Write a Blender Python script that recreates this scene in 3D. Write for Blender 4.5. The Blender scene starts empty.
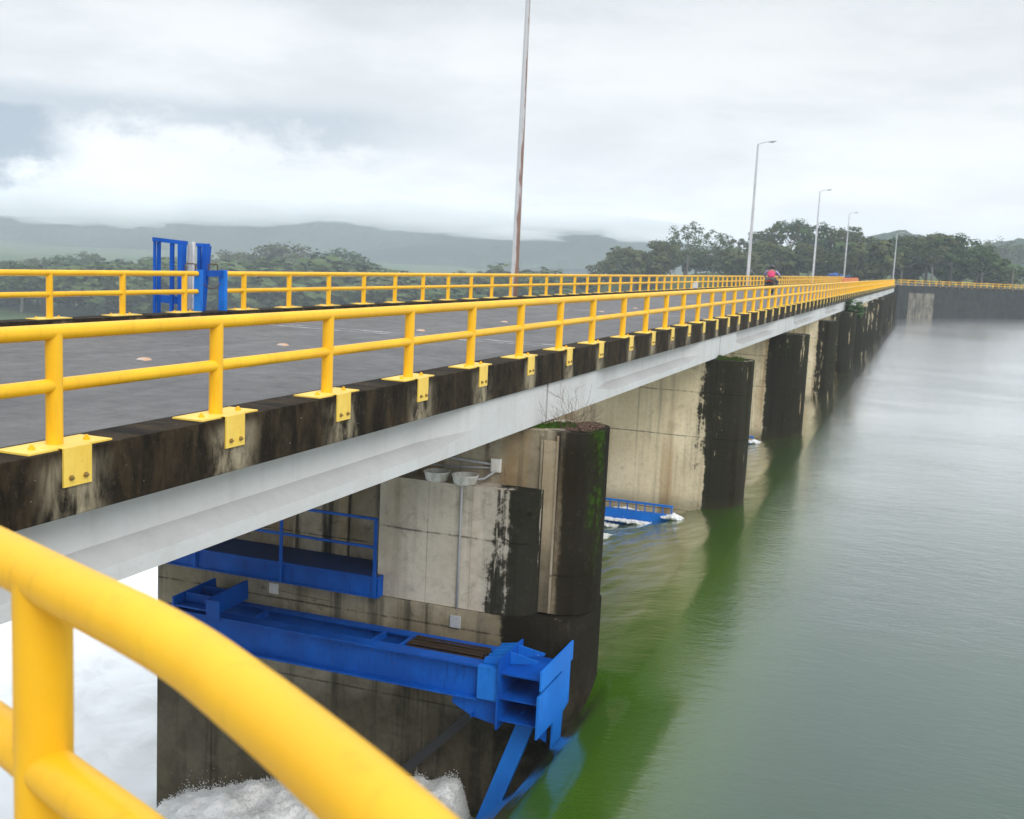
import bpy, bmesh, math, random
from mathutils import Vector, Matrix, noise as mnoise
rnd = random.Random(7)
C = bpy.context.scene.collection
scene = bpy.context.scene
rad = math.radians

# ------------------------------------------------------------------ camera, sky, sun, exposure
CAM = Vector((0, 0, 1.555))
RGT = Vector((0.93515186, 0.35092479, 0.04840232))
UPV = Vector((-0.09259457, 0.11025721, 0.98958051))
FWD = Vector((-0.34193163, 0.92988985, -0.13560097))
FPX = 1115.35
cd = bpy.data.cameras.new('camera'); cam = bpy.data.objects.new('camera', cd); C.objects.link(cam)
m = Matrix((( RGT.x, UPV.x, -FWD.x, CAM.x), (RGT.y, UPV.y, -FWD.y, CAM.y), (RGT.z, UPV.z, -FWD.z, CAM.z), (0, 0, 0, 1)))
cam.matrix_world = m
cd.sensor_width = 36; cd.sensor_fit = 'HORIZONTAL'; cd.lens = 36 * FPX / 1024
cd.clip_start = 0.05; cd.clip_end = 20000
cd.dof.use_dof = True; cd.dof.focus_distance = 11.0; cd.dof.aperture_fstop = 4.0
scene.camera = cam
scene.view_settings.view_transform = 'Standard'; scene.view_settings.look = 'None'
scene.view_settings.gamma = 1; scene.view_settings.exposure = 0.45
scene.view_settings.use_curve_mapping = False
try:
    scene.render.engine = 'CYCLES'
    scene.cycles.use_denoising = True
    scene.cycles.volume_bounces = 8
    scene.cycles.max_bounces = 8
    scene.cycles.sample_clamp_indirect = 6
except Exception: pass

class NT:
    """tiny node-tree builder"""
    def __init__(s, tree): s.t = tree; s.L = tree.links
    def n(s, typ, ins=None, **kw):
        nd = s.t.nodes.new(typ)
        for k, v in kw.items(): setattr(nd, k, v)
        for k, v in (ins or {}).items(): s.set(nd.inputs[k], v)
        return nd
    def set(s, sock, v):
        if hasattr(v, 'is_output') or isinstance(v, bpy.types.NodeSocket): s.L.new(v, sock)
        elif isinstance(v, bpy.types.Node): s.L.new(v.outputs[0], sock)
        else:
            if isinstance(v, (tuple, list)) and len(v) == 3 and sock.type == 'RGBA': v = (*v, 1)
            sock.default_value = v
    def math(s, op, a, b=0.0, c=0.0, clamp=False):
        nd = s.t.nodes.new('ShaderNodeMath'); nd.operation = op; nd.use_clamp = clamp
        s.set(nd.inputs[0], a); s.set(nd.inputs[1], b); s.set(nd.inputs[2], c); return nd.outputs[0]
    def mix(s, f, a, b, mode='MIX'):
        nd = s.t.nodes.new('ShaderNodeMix'); nd.data_type = 'RGBA'; nd.blend_type = mode
        s.set(nd.inputs[0], f); s.set(nd.inputs[6], a); s.set(nd.inputs[7], b); return nd.outputs[2]
    def step(s, v, a, b):
        nd = s.t.nodes.new('ShaderNodeMapRange'); nd.interpolation_type = 'SMOOTHSTEP'
        s.set(nd.inputs[0], v); s.set(nd.inputs[1], a); s.set(nd.inputs[2], b); nd.inputs[3].default_value = 0; nd.inputs[4].default_value = 1
        return nd.outputs[0]
    def coords(s, kind='Object', scale=(1, 1, 1), off=None):
        tc = s.t.nodes.new('ShaderNodeTexCoord')
        mp = s.t.nodes.new('ShaderNodeMapping'); mp.inputs['Scale'].default_value = scale
        s.L.new(tc.outputs[kind], mp.inputs[0])
        if off is not None: s.set(mp.inputs['Location'], off)
        return mp.outputs[0]
    def noise(s, vec, scale=1.0, detail=4.0, rough=0.55, dist=0.0):
        nd = s.n('ShaderNodeTexNoise', {'Vector': vec, 'Scale': scale, 'Detail': detail, 'Roughness': rough, 'Distortion': dist})
        return nd.outputs[0]
    def xyz(s, vec):
        nd = s.n('ShaderNodeSeparateXYZ', {0: vec}); return nd.outputs

world = bpy.data.worlds.new('World'); scene.world = world; world.use_nodes = True
SUN_EL, SUN_AZ = rad(42), rad(132)
w = NT(world.node_tree); world.node_tree.nodes.clear()
sky = w.n('ShaderNodeTexSky'); sky.sky_type = 'NISHITA'; sky.sun_disc = False
sky.sun_elevation = SUN_EL; sky.sun_rotation = SUN_AZ; sky.air_density = 2; sky.dust_density = 5
tc = w.n('ShaderNodeTexCoord')
X, Y, Z = w.xyz(tc.outputs['Generated'])
el = Z                                                  # sine of the elevation
mp = w.n('ShaderNodeMapping', {0: tc.outputs['Generated'], 'Scale': (1.6, 1.6, 6.0)})
n1 = w.noise(mp.outputs[0], 2.2, 7, 0.56, 0.15)
mp2 = w.n('ShaderNodeMapping', {0: tc.outputs['Generated'], 'Scale': (4.2, 4.2, 7.5), 'Location': (3.1, 0.4, 1.7)})
n2 = w.noise(mp2.outputs[0], 3.6, 9, 0.66, 0.1)
low = w.n('ShaderNodeValToRGB', {0: el}); cr = low.color_ramp      # brightness of the cloud deck by elevation
cr.elements[0].position = 0.0; cr.elements[0].color = (14.0, 14.3, 14.8, 1)
cr.elements[1].position = 1.0; cr.elements[1].color = (14.5, 15.6, 17.0, 1)
for p_, c_ in ((0.035, (11.0, 11.25, 11.6)), (0.08, (9.3, 9.5, 9.75)), (0.13, (8.3, 8.5, 8.7)), (0.175, (7.9, 8.05, 8.25)), (0.235, (7.1, 7.3, 7.5)), (0.36, (8.4, 8.8, 9.3)), (0.6, (12.8, 13.7, 14.9))):
    e_ = cr.elements.new(p_); e_.color = (*c_, 1)
cl = w.mix(w.step(n1, 0.34, 0.66), (0.70, 0.72, 0.745), (0.90, 0.905, 0.915))
cloud = w.mix(1.0, low.outputs[0], cl, 'MULTIPLY')
# blue-grey gaps where the cloud is thin, low over the valley on the left
az = w.math('DIVIDE', X, w.math('MAXIMUM', Y, 0.05))
wob = w.math('MULTIPLY', w.math('SUBTRACT', n2, 0.5), 0.13)
up_ = w.math('SUBTRACT', 1.0, w.step(w.math('ADD', el, w.math('MULTIPLY', wob, 0.12)), 0.098, 0.112))
gapA = w.math('MULTIPLY', w.math('MULTIPLY', up_, w.step(w.math('ADD', el, wob), 0.030, 0.065)), w.math('SUBTRACT', 1.0, w.step(w.math('ADD', az, w.math('MULTIPLY', wob, 0.8)), -0.95, -0.87)))
upb = w.math('SUBTRACT', 1.0, w.step(w.math('ADD', el, w.math('MULTIPLY', wob, 0.12)), 0.108, 0.128))
gapB = w.math('MULTIPLY', w.math('MULTIPLY', upb, w.step(w.math('ADD', el, w.math('MULTIPLY', wob, 1.3)), 0.070, 0.112)), w.math('SUBTRACT', 1.0, w.step(w.math('ADD', az, w.math('MULTIPLY', wob, 1.5)), -0.58, -0.40)))
dark = w.math('MAXIMUM', w.math('MULTIPLY', gapA, 1.0), w.math('MULTIPLY', gapB, 0.6))
cloud = w.mix(w.math('MULTIPLY', dark, 1.0), cloud, (3.1, 3.8, 4.7))
skymix = w.mix(0.92, sky.outputs[0], cloud)
bg = w.n('ShaderNodeBackground', {'Color': skymix, 'Strength': 0.1})
wo = w.n('ShaderNodeOutputWorld', {'Surface': bg.outputs[0]})

sl = bpy.data.lights.new('sun', 'SUN'); sl.energy = 1.3; sl.angle = rad(35); sl.color = (1, 0.97, 0.93)
so = bpy.data.objects.new('sun', sl); C.objects.link(so)
so.rotation_euler = (rad(90) - SUN_EL, 0, SUN_AZ + rad(180) - rad(180))
sd = Vector((math.sin(SUN_AZ) * math.cos(SUN_EL), math.cos(SUN_AZ) * math.cos(SUN_EL), math.sin(SUN_EL)))
so.rotation_euler = sd.to_track_quat('Z', 'Y').to_euler()

# ------------------------------------------------------------------ helpers
def pix(u, v): return (FWD + RGT * ((u - 512) / FPX) - UPV * ((v - 409.5) / FPX))
def at_depth(u, v, D):                                  # surveying helper: world point seen at pixel (u,v), D metres down the axis
    return CAM + pix(u, v) * D

def mat(name, rough=0.7):
    mt = bpy.data.materials.new(name); mt.use_nodes = True
    nt = NT(mt.node_tree); b = mt.node_tree.nodes['Principled BSDF']; b.inputs['Roughness'].default_value = rough
    return mt, nt, b
def bump(nt, b, h, strength=0.3, dist=0.02):
    bn = nt.n('ShaderNodeBump', {'Height': h, 'Strength': strength, 'Distance': dist}); nt.set(b.inputs['Normal'], bn.outputs[0])

def obj(name, bm, material, parent=None, smooth=False, loc=None):
    me = bpy.data.meshes.new(name)
    bmesh.ops.recalc_face_normals(bm, faces=bm.faces) if bm.faces else None
    bm.to_mesh(me); bm.free()
    if smooth:
        for p in me.polygons: p.use_smooth = True
    for mm in (material if isinstance(material, (list, tuple)) else [material]): me.materials.append(mm)
    o = bpy.data.objects.new(name, me); C.objects.link(o)
    if parent: o.parent = parent
    if loc is not None: o.location = loc
    return o
def smooth_by_angle(o, ang=40):
    me = o.data
    for p in me.polygons: p.use_smooth = True
    try: me.set_sharp_from_angle(angle=rad(ang))
    except Exception: pass
    return o
def tag(o, label=None, cat=None, group=None, kind=None):
    if label: o['label'] = label
    if cat: o['category'] = cat
    if group: o['group'] = group
    if kind: o['kind'] = kind
    return o
def thing(name, label, cat, loc=(0, 0, 0), rz=0, group=None):
    o = bpy.data.objects.new(name, None); C.objects.link(o); o.location = loc; o.rotation_euler = (0, 0, rz)
    o.empty_display_size = 0.2
    return tag(o, label, cat, group)
def dup(o, parent=None, loc=None, label=None, deep=True):
    c = o.copy(); C.objects.link(c)
    if parent is not None: c.parent = parent
    if loc is not None: c.location = loc
    if label: c['label'] = label
    if deep:
        for ch in list(o.children): dup(ch, c)
    return c
def box(bm, x0, x1, y0, y1, z0, z1, M=None, bev=0.0):
    vs = [bm.verts.new((x, y, z)) for x in (x0, x1) for y in (y0, y1) for z in (z0, z1)]
    if M is not None:
        for v in vs: v.co = M @ v.co
    F = [(0, 1, 3, 2), (4, 6, 7, 5), (0, 4, 5, 1), (2, 3, 7, 6), (0, 2, 6, 4), (1, 5, 7, 3)]
    fs = [bm.faces.new([vs[i] for i in f]) for f in F]
    if bev > 0:
        es = {e for f in fs for e in f.edges}
        bmesh.ops.bevel(bm, geom=list(es), offset=bev, segments=2, affect='EDGES', profile=0.7)
    return fs
def frame_of(d):
    d = d.normalized(); a = Vector((0, 0, 1)) if abs(d.z) < 0.95 else Vector((1, 0, 0))
    s = d.cross(a).normalized(); return s, s.cross(d).normalized()
def tube(bm, pts, r, seg=12, caps=True):
    pts = [Vector(p) for p in pts]; n = len(pts); rr = r if isinstance(r, (list, tuple)) else [r] * n
    rings = []; s0 = None
    for i, p in enumerate(pts):
        d = (pts[min(i + 1, n - 1)] - pts[max(i - 1, 0)])
        s, t = frame_of(d)
        if s0 is not None:
            s = (s0 - d.normalized() * s0.dot(d.normalized())).normalized(); t = s.cross(d.normalized())
        s0 = s
        rings.append([bm.verts.new(p + (s * math.cos(a) + t * math.sin(a)) * rr[i]) for a in [2 * math.pi * k / seg for k in range(seg)]])
    for a, b in zip(rings, rings[1:]):
        for k in range(seg): bm.faces.new((a[k], a[(k + 1) % seg], b[(k + 1) % seg], b[k]))
    if caps: bm.faces.new(rings[0][::-1]); bm.faces.new(rings[-1])
def bar(bm, a, b, wd, ht, bev=0.0):                     # rectangular bar from a to b; wd sideways, ht upward
    a = Vector(a); b = Vector(b); d = (b - a); L = d.length; d.normalize()
    up = Vector((0, 0, 1)) if abs(d.z) < 0.99 else Vector((0, 1, 0))
    s = d.cross(up).normalized(); u = s.cross(d).normalized()
    M = Matrix(((d.x, s.x, u.x, a.x), (d.y, s.y, u.y, a.y), (d.z, s.z, u.z, a.z), (0, 0, 0, 1)))
    return box(bm, 0, L, -wd / 2, wd / 2, -ht / 2, ht / 2, M, bev)
def prism(bm, poly, z0, z1):
    a = [bm.verts.new((x, y, z0)) for x, y in poly]; b = [bm.verts.new((x, y, z1)) for x, y in poly]
    n = len(poly)
    for i in range(n): bm.faces.new((a[i], a[(i + 1) % n], b[(i + 1) % n], b[i]))
    bm.faces.new(a[::-1]); bm.faces.new(b)
def loft(bm, secs, caps=True):                          # list of equal-length point rings
    R = [[bm.verts.new(p) for p in s] for s in secs]; n = len(secs[0])
    for a, b in zip(R, R[1:]):
        for k in range(n): bm.faces.new((a[k], a[(k + 1) % n], b[(k + 1) % n], b[k]))
    if caps: bm.faces.new(R[0][::-1]); bm.faces.new(R[-1])
def grid(bm, xs, ys, fz):
    V = [[bm.verts.new((x, y, fz(x, y))) for y in ys] for x in xs]
    for i in range(len(xs) - 1):
        for j in range(len(ys) - 1): bm.faces.new((V[i][j], V[i + 1][j], V[i + 1][j + 1], V[i][j + 1]))
def lin(a, b, n): return [a + (b - a) * i / (n - 1) for i in range(n)]
def ss(x, a, b):
    t = max(0, min(1, (x - a) / (b - a))); return t * t * (3 - 2 * t)
def interp(x, T):
    if x <= T[0][0]: return T[0][1]
    for (a, va), (b, vb) in zip(T, T[1:]):
        if x <= b: return va + (vb - va) * (x - a) / (b - a)
    return T[-1][1]
def fbm(x, y, z=0.0, o=4):
    s = 0; a = 1
    for i in range(o): s += a * mnoise.noise((x, y, z)); x *= 2.03; y *= 2.03; z *= 2.03; a *= 0.5
    return s

# ------------------------------------------------------------------ materials
def paint(name, col, dark, rough=0.38, chip=None, chipcol=(0.4, 0.4, 0.4), spec=0.4, grime=0.3):
    mt, nt, b = mat(name, rough); b.inputs['Specular IOR Level'].default_value = spec
    v = nt.coords('Object'); g = nt.noise(v, 1.3, 5, 0.6)
    c = nt.mix(nt.step(g, 0.35, 0.75), dark, col)
    st = nt.noise(nt.coords('Object', (9, 9, 1.2)), 2.0, 4, 0.6)
    c = nt.mix(nt.math('MULTIPLY', nt.step(st, 0.52, 0.76), grime), c, tuple(x * 0.55 for x in dark))
    if chip:
        k = nt.noise(v, 14, 5, 0.7)
        c = nt.mix(nt.step(k, chip, chip + 0.03), c, chipcol)
    nt.set(b.inputs['Base Color'], c)
    nt.set(b.inputs['Roughness'], nt.math('ADD', nt.math('MULTIPLY', g, 0.3), rough - 0.12))
    bump(nt, b, nt.noise(v, 60, 3, 0.6), 0.08, 0.004)
    return mt
M_yel = paint('yellow_paint', (0.92, 0.53, 0.012), (0.82, 0.43, 0.008), 0.40, 0.715, (0.34, 0.17, 0.03), spec=0.35, grime=0.35)
M_yelp = paint('yellow_plate_paint', (0.90, 0.64, 0.12), (0.80, 0.52, 0.06), 0.45, 0.69, (0.22, 0.13, 0.04))
M_blue = paint('blue_paint', (0.003, 0.105, 0.50), (0.002, 0.065, 0.34), 0.45, 0.67, (0.10, 0.075, 0.05), spec=0.18, grime=0.6)
M_blueL = paint('blue_plate_paint', (0.012, 0.19, 0.68), (0.008, 0.14, 0.54), 0.5, 0.69, (0.70, 0.70, 0.66), spec=0.2, grime=0.4)
M_rust, nt, b = mat('rusty_steel', 0.8)
nt.set(b.inputs['Base Color'], nt.mix(nt.noise(nt.coords('Object'), 20, 5, 0.7), (0.02, 0.012, 0.008), (0.12, 0.06, 0.03)))
M_bar, nt, b = mat('old_iron_bars', 0.85); b.inputs['Specular IOR Level'].default_value = 0.15
nt.set(b.inputs['Base Color'], nt.mix(nt.noise(nt.coords('Object'), 12, 6, 0.75), (0.012, 0.009, 0.007), (0.075, 0.048, 0.030)))
M_bolt, nt, b = mat('dull_bolt', 0.6); b.inputs['Base Color'].default_value = (0.26, 0.165, 0.04, 1)
M_black, nt, b = mat('black_rubber', 0.6); b.inputs['Base Color'].default_value = (0.02, 0.02, 0.022, 1)

def concrete(name, pale, pale2, dark, x0=None, jit=0.6, streak=0.5, zdark=None, rust=0.0, seams=(), vseam=None, moss=0.0, blot=0.30, rough=0.85, peelk=0.8, ties=False, vary=0.0, tide=False, pth=0.655, finek=0.30, zcol=(0.050, 0.042, 0.028), soft=0.2):
    """weathered concrete: pale body, rain streaks, dark growth on the wetted upstream end (local x > x0)"""
    mt, nt, b = mat(name, rough); b.inputs['Specular IOR Level'].default_value = 0.04
    oi = nt.n('ShaderNodeObjectInfo'); off = nt.math('MULTIPLY', oi.outputs['Random'], 37.0)
    cb = nt.n('ShaderNodeCombineXYZ', {0: off, 1: off, 2: off})
    v = nt.coords('Object', (1, 1, 1), cb.outputs[0]); vs = nt.coords('Object', (2.6, 2.6, 0.13), cb.outputs[0])
    raw = nt.n('ShaderNodeTexCoord').outputs['Object']; x, y, z = nt.xyz(raw)
    n_big = nt.noise(v, 0.7, 6, 0.6); n_fine = nt.noise(v, 9, 6, 0.65); n_str = nt.noise(vs, 1.0, 6, 0.62)
    c = nt.mix(nt.step(n_big, 0.32, 0.7), pale2, pale)
    c = nt.mix(nt.math('MULTIPLY', nt.step(n_fine, 0.45, 0.8), finek), c, tuple(q * 0.45 for q in pale2))
    n_bl = nt.noise(v, 2.6, 8, 0.72, 0.5)
    c = nt.mix(nt.math('MULTIPLY', nt.step(n_bl, 0.54, 0.66), blot), c, tuple(q * 0.5 for q in pale2))
    if rust:
        r_ = nt.noise(nt.coords('Object', (1.9, 1.9, 0.08), cb.outputs[0]), 0.8, 4, 0.5)
        c = nt.mix(nt.math('MULTIPLY', nt.step(r_, 0.49, 0.68), rust), c, (0.30, 0.17, 0.06))
    if streak:
        c = nt.mix(nt.math('MULTIPLY', nt.step(n_str, 0.50, 0.68), streak), c, tuple(q * 1.5 + 0.02 for q in dark))
    if ties:                                             # form-tie holes left by the shuttering
        vo = nt.n('ShaderNodeTexVoronoi', {'Vector': nt.coords('Object', (1.7, 0.01, 1.4)), 'Scale': 1.0, 'Randomness': 0.55})
        c = nt.mix(nt.math('MULTIPLY', nt.math('SUBTRACT', 1.0, nt.step(vo.outputs['Distance'], 0.035, 0.075)), 0.75), c, tuple(q * 4 for q in dark))
    for zs in seams:
        d_ = nt.math('ABSOLUTE', nt.math('SUBTRACT', nt.math('ADD', z, nt.math('MULTIPLY', n_big, 0.06)), zs + 0.03))
        c = nt.mix(nt.math('MULTIPLY', nt.math('SUBTRACT', 1.0, nt.step(d_, 0.006, 0.026)), nt.math('MULTIPLY', nt.step(n_bl, 0.36, 0.55), 0.65)), c, dark)
    if vseam:
        fr = nt.math('ABSOLUTE', nt.math('SUBTRACT', nt.math('FRACT', nt.math('DIVIDE', x, vseam)), 0.5))
        c = nt.mix(nt.math('MULTIPLY', nt.math('SUBTRACT', 1.0, nt.step(fr, 0.004, 0.018)), nt.math('MULTIPLY', nt.step(n_str, 0.40, 0.58), 0.5)), c, tuple(q * 2 for q in dark))
    if x0 is not None:
        wv = nt.math('ADD', nt.math('ADD', x, nt.math('MULTIPLY', nt.math('SUBTRACT', oi.outputs['Random'], 0.5), vary)), nt.math('MULTIPLY', nt.math('SUBTRACT', n_str, 0.5), jit * 2.2))
        wv = nt.math('ADD', wv, nt.math('MULTIPLY', nt.math('SUBTRACT', n_fine, 0.5), jit * 0.55))
        wv = nt.math('ADD', wv, nt.math('MULTIPLY', nt.math('SUBTRACT', n_bl, 0.5), jit * 1.0))
        k = nt.math('ADD', nt.math('MULTIPLY', nt.step(wv, x0 - 0.05, x0 + 0.12), 1.0 - soft), nt.math('MULTIPLY', nt.step(wv, x0 - 0.7, x0 + 0.3), soft))
        dcol = nt.mix(nt.step(n_str, 0.3, 0.75), dark, tuple(q * 2.4 + 0.002 for q in dark))
        dcol = nt.mix(nt.math('MULTIPLY', nt.step(n_bl, 0.55, 0.75), 0.5), dcol, (0.030, 0.024, 0.015))
        dcol = nt.mix(nt.math('MULTIPLY', nt.step(n_fine, 0.54, 0.72), 0.5), dcol, (0.045, 0.040, 0.026))
        peel = nt.noise(nt.coords('Object', (3.2, 3.2, 0.30), cb.outputs[0]), 1.0, 7, 0.68)   # bare streaks where the growth has come off
        k = nt.math('MULTIPLY', k, nt.math('SUBTRACT', 1.0, nt.math('MULTIPLY', nt.step(nt.math('ADD', peel, nt.math('MULTIPLY', nt.math('SUBTRACT', n_bl, 0.5), 0.16)), pth, pth + 0.05), peelk)))
        c = nt.mix(nt.math('MULTIPLY', k, 0.97), c, dcol)
    if tide:                                             # damp band left by the falling water level
        tz = nt.math('ADD', z, nt.math('MULTIPLY', nt.math('SUBTRACT', n_bl, 0.5), 0.35))
        c = nt.mix(nt.math('MULTIPLY', nt.math('SUBTRACT', 1.0, nt.step(tz, -5.75, -5.25)), 0.45), c, (0.055, 0.05, 0.026))
    if zdark is not None:
        wv = nt.math('ADD', z, nt.math('MULTIPLY', nt.math('SUBTRACT', n_big, 0.5), 1.4))
        c = nt.mix(nt.math('MULTIPLY', nt.math('SUBTRACT', 1.0, nt.step(wv, zdark - 0.7, zdark + 0.5)), 0.78), c, nt.mix(nt.step(n_bl, 0.4, 0.65), tuple(q * 0.5 for q in zcol), tuple(q * 1.6 for q in zcol)))
    if moss:
        mk = nt.noise(nt.coords('Object', (1.5, 1.5, 0.35), cb.outputs[0]), 1.3, 6, 0.65)
        kk = nt.step(mk, 0.50, 0.66)
        if x0 is not None: kk = nt.math('MULTIPLY', kk, nt.step(x, x0 - 0.1, x0 + 0.5))
        kk = nt.math('MULTIPLY', kk, nt.step(z, -4.6, -1.4))
        yy_ = nt.math('ADD', y, nt.math('MULTIPLY', nt.math('SUBTRACT', n_bl, 0.5), 0.5))
        kk = nt.math('MAXIMUM', nt.math('MULTIPLY', kk, 0.4), nt.math('MULTIPLY', nt.step(nt.math('ADD', n_bl, nt.math('MULTIPLY', n_fine, 0.4)), 0.60, 0.80), nt.math('MULTIPLY', nt.math('MULTIPLY', nt.step(x, -5.2, -4.95), nt.step(nt.math('ADD', z, nt.math('MULTIPLY', n_str, 2.0)), -3.2, -1.2)), nt.math('SUBTRACT', 1.0, nt.step(nt.math('ABSOLUTE', nt.math('ADD', yy_, 0.22)), 0.08, 0.34)))))
        c = nt.mix(nt.math('MULTIPLY', kk, moss), c, nt.mix(nt.step(n_fine, 0.4, 0.65), (0.014, 0.030, 0.003), (0.036, 0.075, 0.006)))
    nt.set(b.inputs['Base Color'], c)
    bump(nt, b, nt.math('ADD', n_fine, nt.math('MULTIPLY', n_big, 0.6)), 0.35, 0.03)
    return mt
M_pier = concrete('weathered_pier_concrete', (0.86, 0.74, 0.52), (0.72, 0.60, 0.40), (0.005, 0.0055, 0.004), x0=-6.15, jit=1.0, vary=0.6, tide=True, pth=0.60, peelk=0.75, soft=0.35, streak=0.36, rust=0.9, seams=(-3.55, -5.85, -2.2), vseam=2.3, moss=0.25)
M_pier1 = concrete('near_pier_concrete', (0.50, 0.44, 0.34), (0.26, 0.21, 0.14), (0.006, 0.005, 0.003), x0=-5.33, jit=0.15, blot=0.65, streak=0.95, rust=0.45, seams=(-3.55,), moss=0.9)
M_butt = concrete('buttress_concrete', (0.60, 0.545, 0.46), (0.44, 0.39, 0.31), (0.006, 0.006, 0.0035), x0=-6.25, jit=1.0, ties=True, soft=0.4, pth=0.62, streak=0.25, rust=0.25, seams=(-3.0,), vseam=0.78, moss=0.15)
M_low = concrete('wet_pier_foot_concrete', (0.44, 0.39, 0.29), (0.24, 0.20, 0.13), (0.006, 0.005, 0.003), x0=-6.1, jit=0.6, streak=0.7, blot=0.6, zdark=-5.6, seams=(-5.9, -4.55), vseam=2.1)
M_dust = concrete('dusty_girder_ledge', (0.42, 0.42, 0.405), (0.37, 0.37, 0.355), (0.12, 0.11, 0.10), streak=0.06, blot=0.08, finek=0.12)
M_girder = concrete('grey_girder_concrete', (0.57, 0.575, 0.56), (0.53, 0.535, 0.52), (0.20, 0.19, 0.17), streak=0.14, blot=0.05, finek=0.08, rust=0.06, rough=0.7)
M_wall = concrete('dark_dam_concrete', (0.055, 0.055, 0.053), (0.030, 0.030, 0.030), (0.012, 0.012, 0.014), streak=0.7, vseam=5.0, seams=(-2.0, -3.2, -4.4))
M_wallp = concrete('pale_dam_block_concrete', (0.26, 0.235, 0.19), (0.10, 0.092, 0.078), (0.012, 0.011, 0.010), streak=0.85, vseam=1.4, seams=(-1.5, -2.6, -3.7, -4.8))
M_grey = concrete('grey_concrete', (0.42, 0.41, 0.39), (0.30, 0.29, 0.27), (0.06, 0.055, 0.05), streak=0.3)

def kerb_mat():
    mt, nt, b = mat('blackened_kerb_concrete', 0.85); b.inputs['Specular IOR Level'].default_value = 0.12
    raw = nt.n('ShaderNodeTexCoord').outputs['Object']; x, y, z = nt.xyz(raw)
    oi = nt.n('ShaderNodeObjectInfo'); off = nt.math('MULTIPLY', oi.outputs['Random'], 31.0)
    cb = nt.n('ShaderNodeCombineXYZ', {0: off, 1: off, 2: off})
    v = nt.coords('Object', (1, 1, 1), cb.outputs[0]); vs = nt.coords('Object', (1, 2.6, 1.1), cb.outputs[0])
    ns = nt.noise(vs, 1.6, 8, 0.70, 0.4); nf = nt.noise(v, 14, 6, 0.65); nb = nt.noise(v, 1.1, 5, 0.6)
    c = nt.mix(nt.step(ns, 0.35, 0.75), (0.009, 0.0065, 0.004), (0.055, 0.038, 0.019))
    # washed pale patches below each bracket, where run-off from the plate rinses the growth away
    d = nt.math('ABSOLUTE', nt.math('SUBTRACT', nt.math('FRACT', nt.math('DIVIDE', nt.math('SUBTRACT', y, 1.137 - 1.0), 2.0)), 0.5))
    d = nt.math('ADD', d, nt.math('MULTIPLY', nt.math('SUBTRACT', nb, 0.5), 0.28))
    k = nt.math('MULTIPLY', nt.math('SUBTRACT', 1.0, nt.step(d, 0.02, 0.24)), nt.step(nt.math('ADD', ns, nt.math('MULTIPLY', nb, 0.6)), 0.62, 0.96))
    k = nt.math('MULTIPLY', k, nt.math('SUBTRACT', 1.0, nt.step(z, -0.16, 0.0)))
    c = nt.mix(nt.math('MULTIPLY', k, 0.9), c, (0.40, 0.34, 0.23))
    c = nt.mix(nt.math('MULTIPLY', nt.step(nf, 0.55, 0.75), 0.28), c, (0.13, 0.10, 0.06))
    c = nt.mix(nt.step(nt.noise(v, 30, 2, 0.5), 0.74, 0.78), c, (0.35, 0.33, 0.28))
    nt.set(b.inputs['Base Color'], c); bump(nt, b, nt.math('ADD', nf, nb), 0.5, 0.02)
    return mt
M_kerb = kerb_mat()
def asphalt_mat():
    mt, nt, b = mat('worn_asphalt', 0.6); b.inputs['Specular IOR Level'].default_value = 0.3
    v = nt.coords('Object'); nb = nt.noise(v, 0.45, 7, 0.62); nf = nt.noise(v, 26, 4, 0.7); nst = nt.noise(nt.coords('Object', (1.6, 0.16, 1)), 1.4, 6, 0.65); nm = nt.noise(v, 3.2, 7, 0.72)
    c = nt.mix(nt.step(nb, 0.3, 0.7), (0.082, 0.076, 0.070), (0.126, 0.118, 0.109))
    c = nt.mix(nt.math('MULTIPLY', nt.step(nst, 0.48, 0.72), 0.45), c, (0.170, 0.160, 0.150))
    c = nt.mix(nt.math('MULTIPLY', nt.step(nm, 0.50, 0.68), 0.45), c, (0.060, 0.057, 0.055))
    c = nt.mix(nt.math('MULTIPLY', nt.step(nf, 0.45, 0.75), 0.5), c, (0.050, 0.048, 0.047))
    vo = nt.n('ShaderNodeTexVoronoi', {'Vector': nt.coords('Object', (1, 0.6, 1)), 'Scale': 0.35}); vo.feature = 'DISTANCE_TO_EDGE'
    ck_ = nt.math('ADD', vo.outputs[0], nt.math('MULTIPLY', nt.math('SUBTRACT', nm, 0.5), 0.10))
    c = nt.mix(nt.math('MULTIPLY', nt.math('SUBTRACT', 1.0, nt.step(nt.math('ABSOLUTE', ck_), 0.002, 0.010)), 0.3), c, (0.025, 0.024, 0.023))
    x, y, z = nt.xyz(nt.n('ShaderNodeTexCoord').outputs['Object'])
    edge_ = nt.math('ABSOLUTE', nt.math('ADD', x, 10.62))
    c = nt.mix(nt.math('MULTIPLY', nt.step(nt.math('ADD', edge_, nt.math('MULTIPLY', nm, 0.5)), 4.1, 4.7), 0.6), c, (0.040, 0.034, 0.024))   # silt along the kerbs
    nt.set(b.inputs['Base Color'], c); nt.set(b.inputs['Roughness'], nt.math('ADD', nt.math('MULTIPLY', nm, 0.45), 0.36))
    bump(nt, b, nt.math('ADD', nf, nt.math('MULTIPLY', nm, 0.5)), 0.45, 0.012); return mt
M_asph = asphalt_mat()
M_mark, nt, b = mat('worn_white_marking', 0.7)
nt.set(b.inputs['Base Color'], nt.mix(nt.step(nt.noise(nt.coords('Object', (1, 3, 1)), 2.2, 6, 0.7), 0.46, 0.62), (0.17, 0.165, 0.165), (0.50, 0.49, 0.47)))

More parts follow.
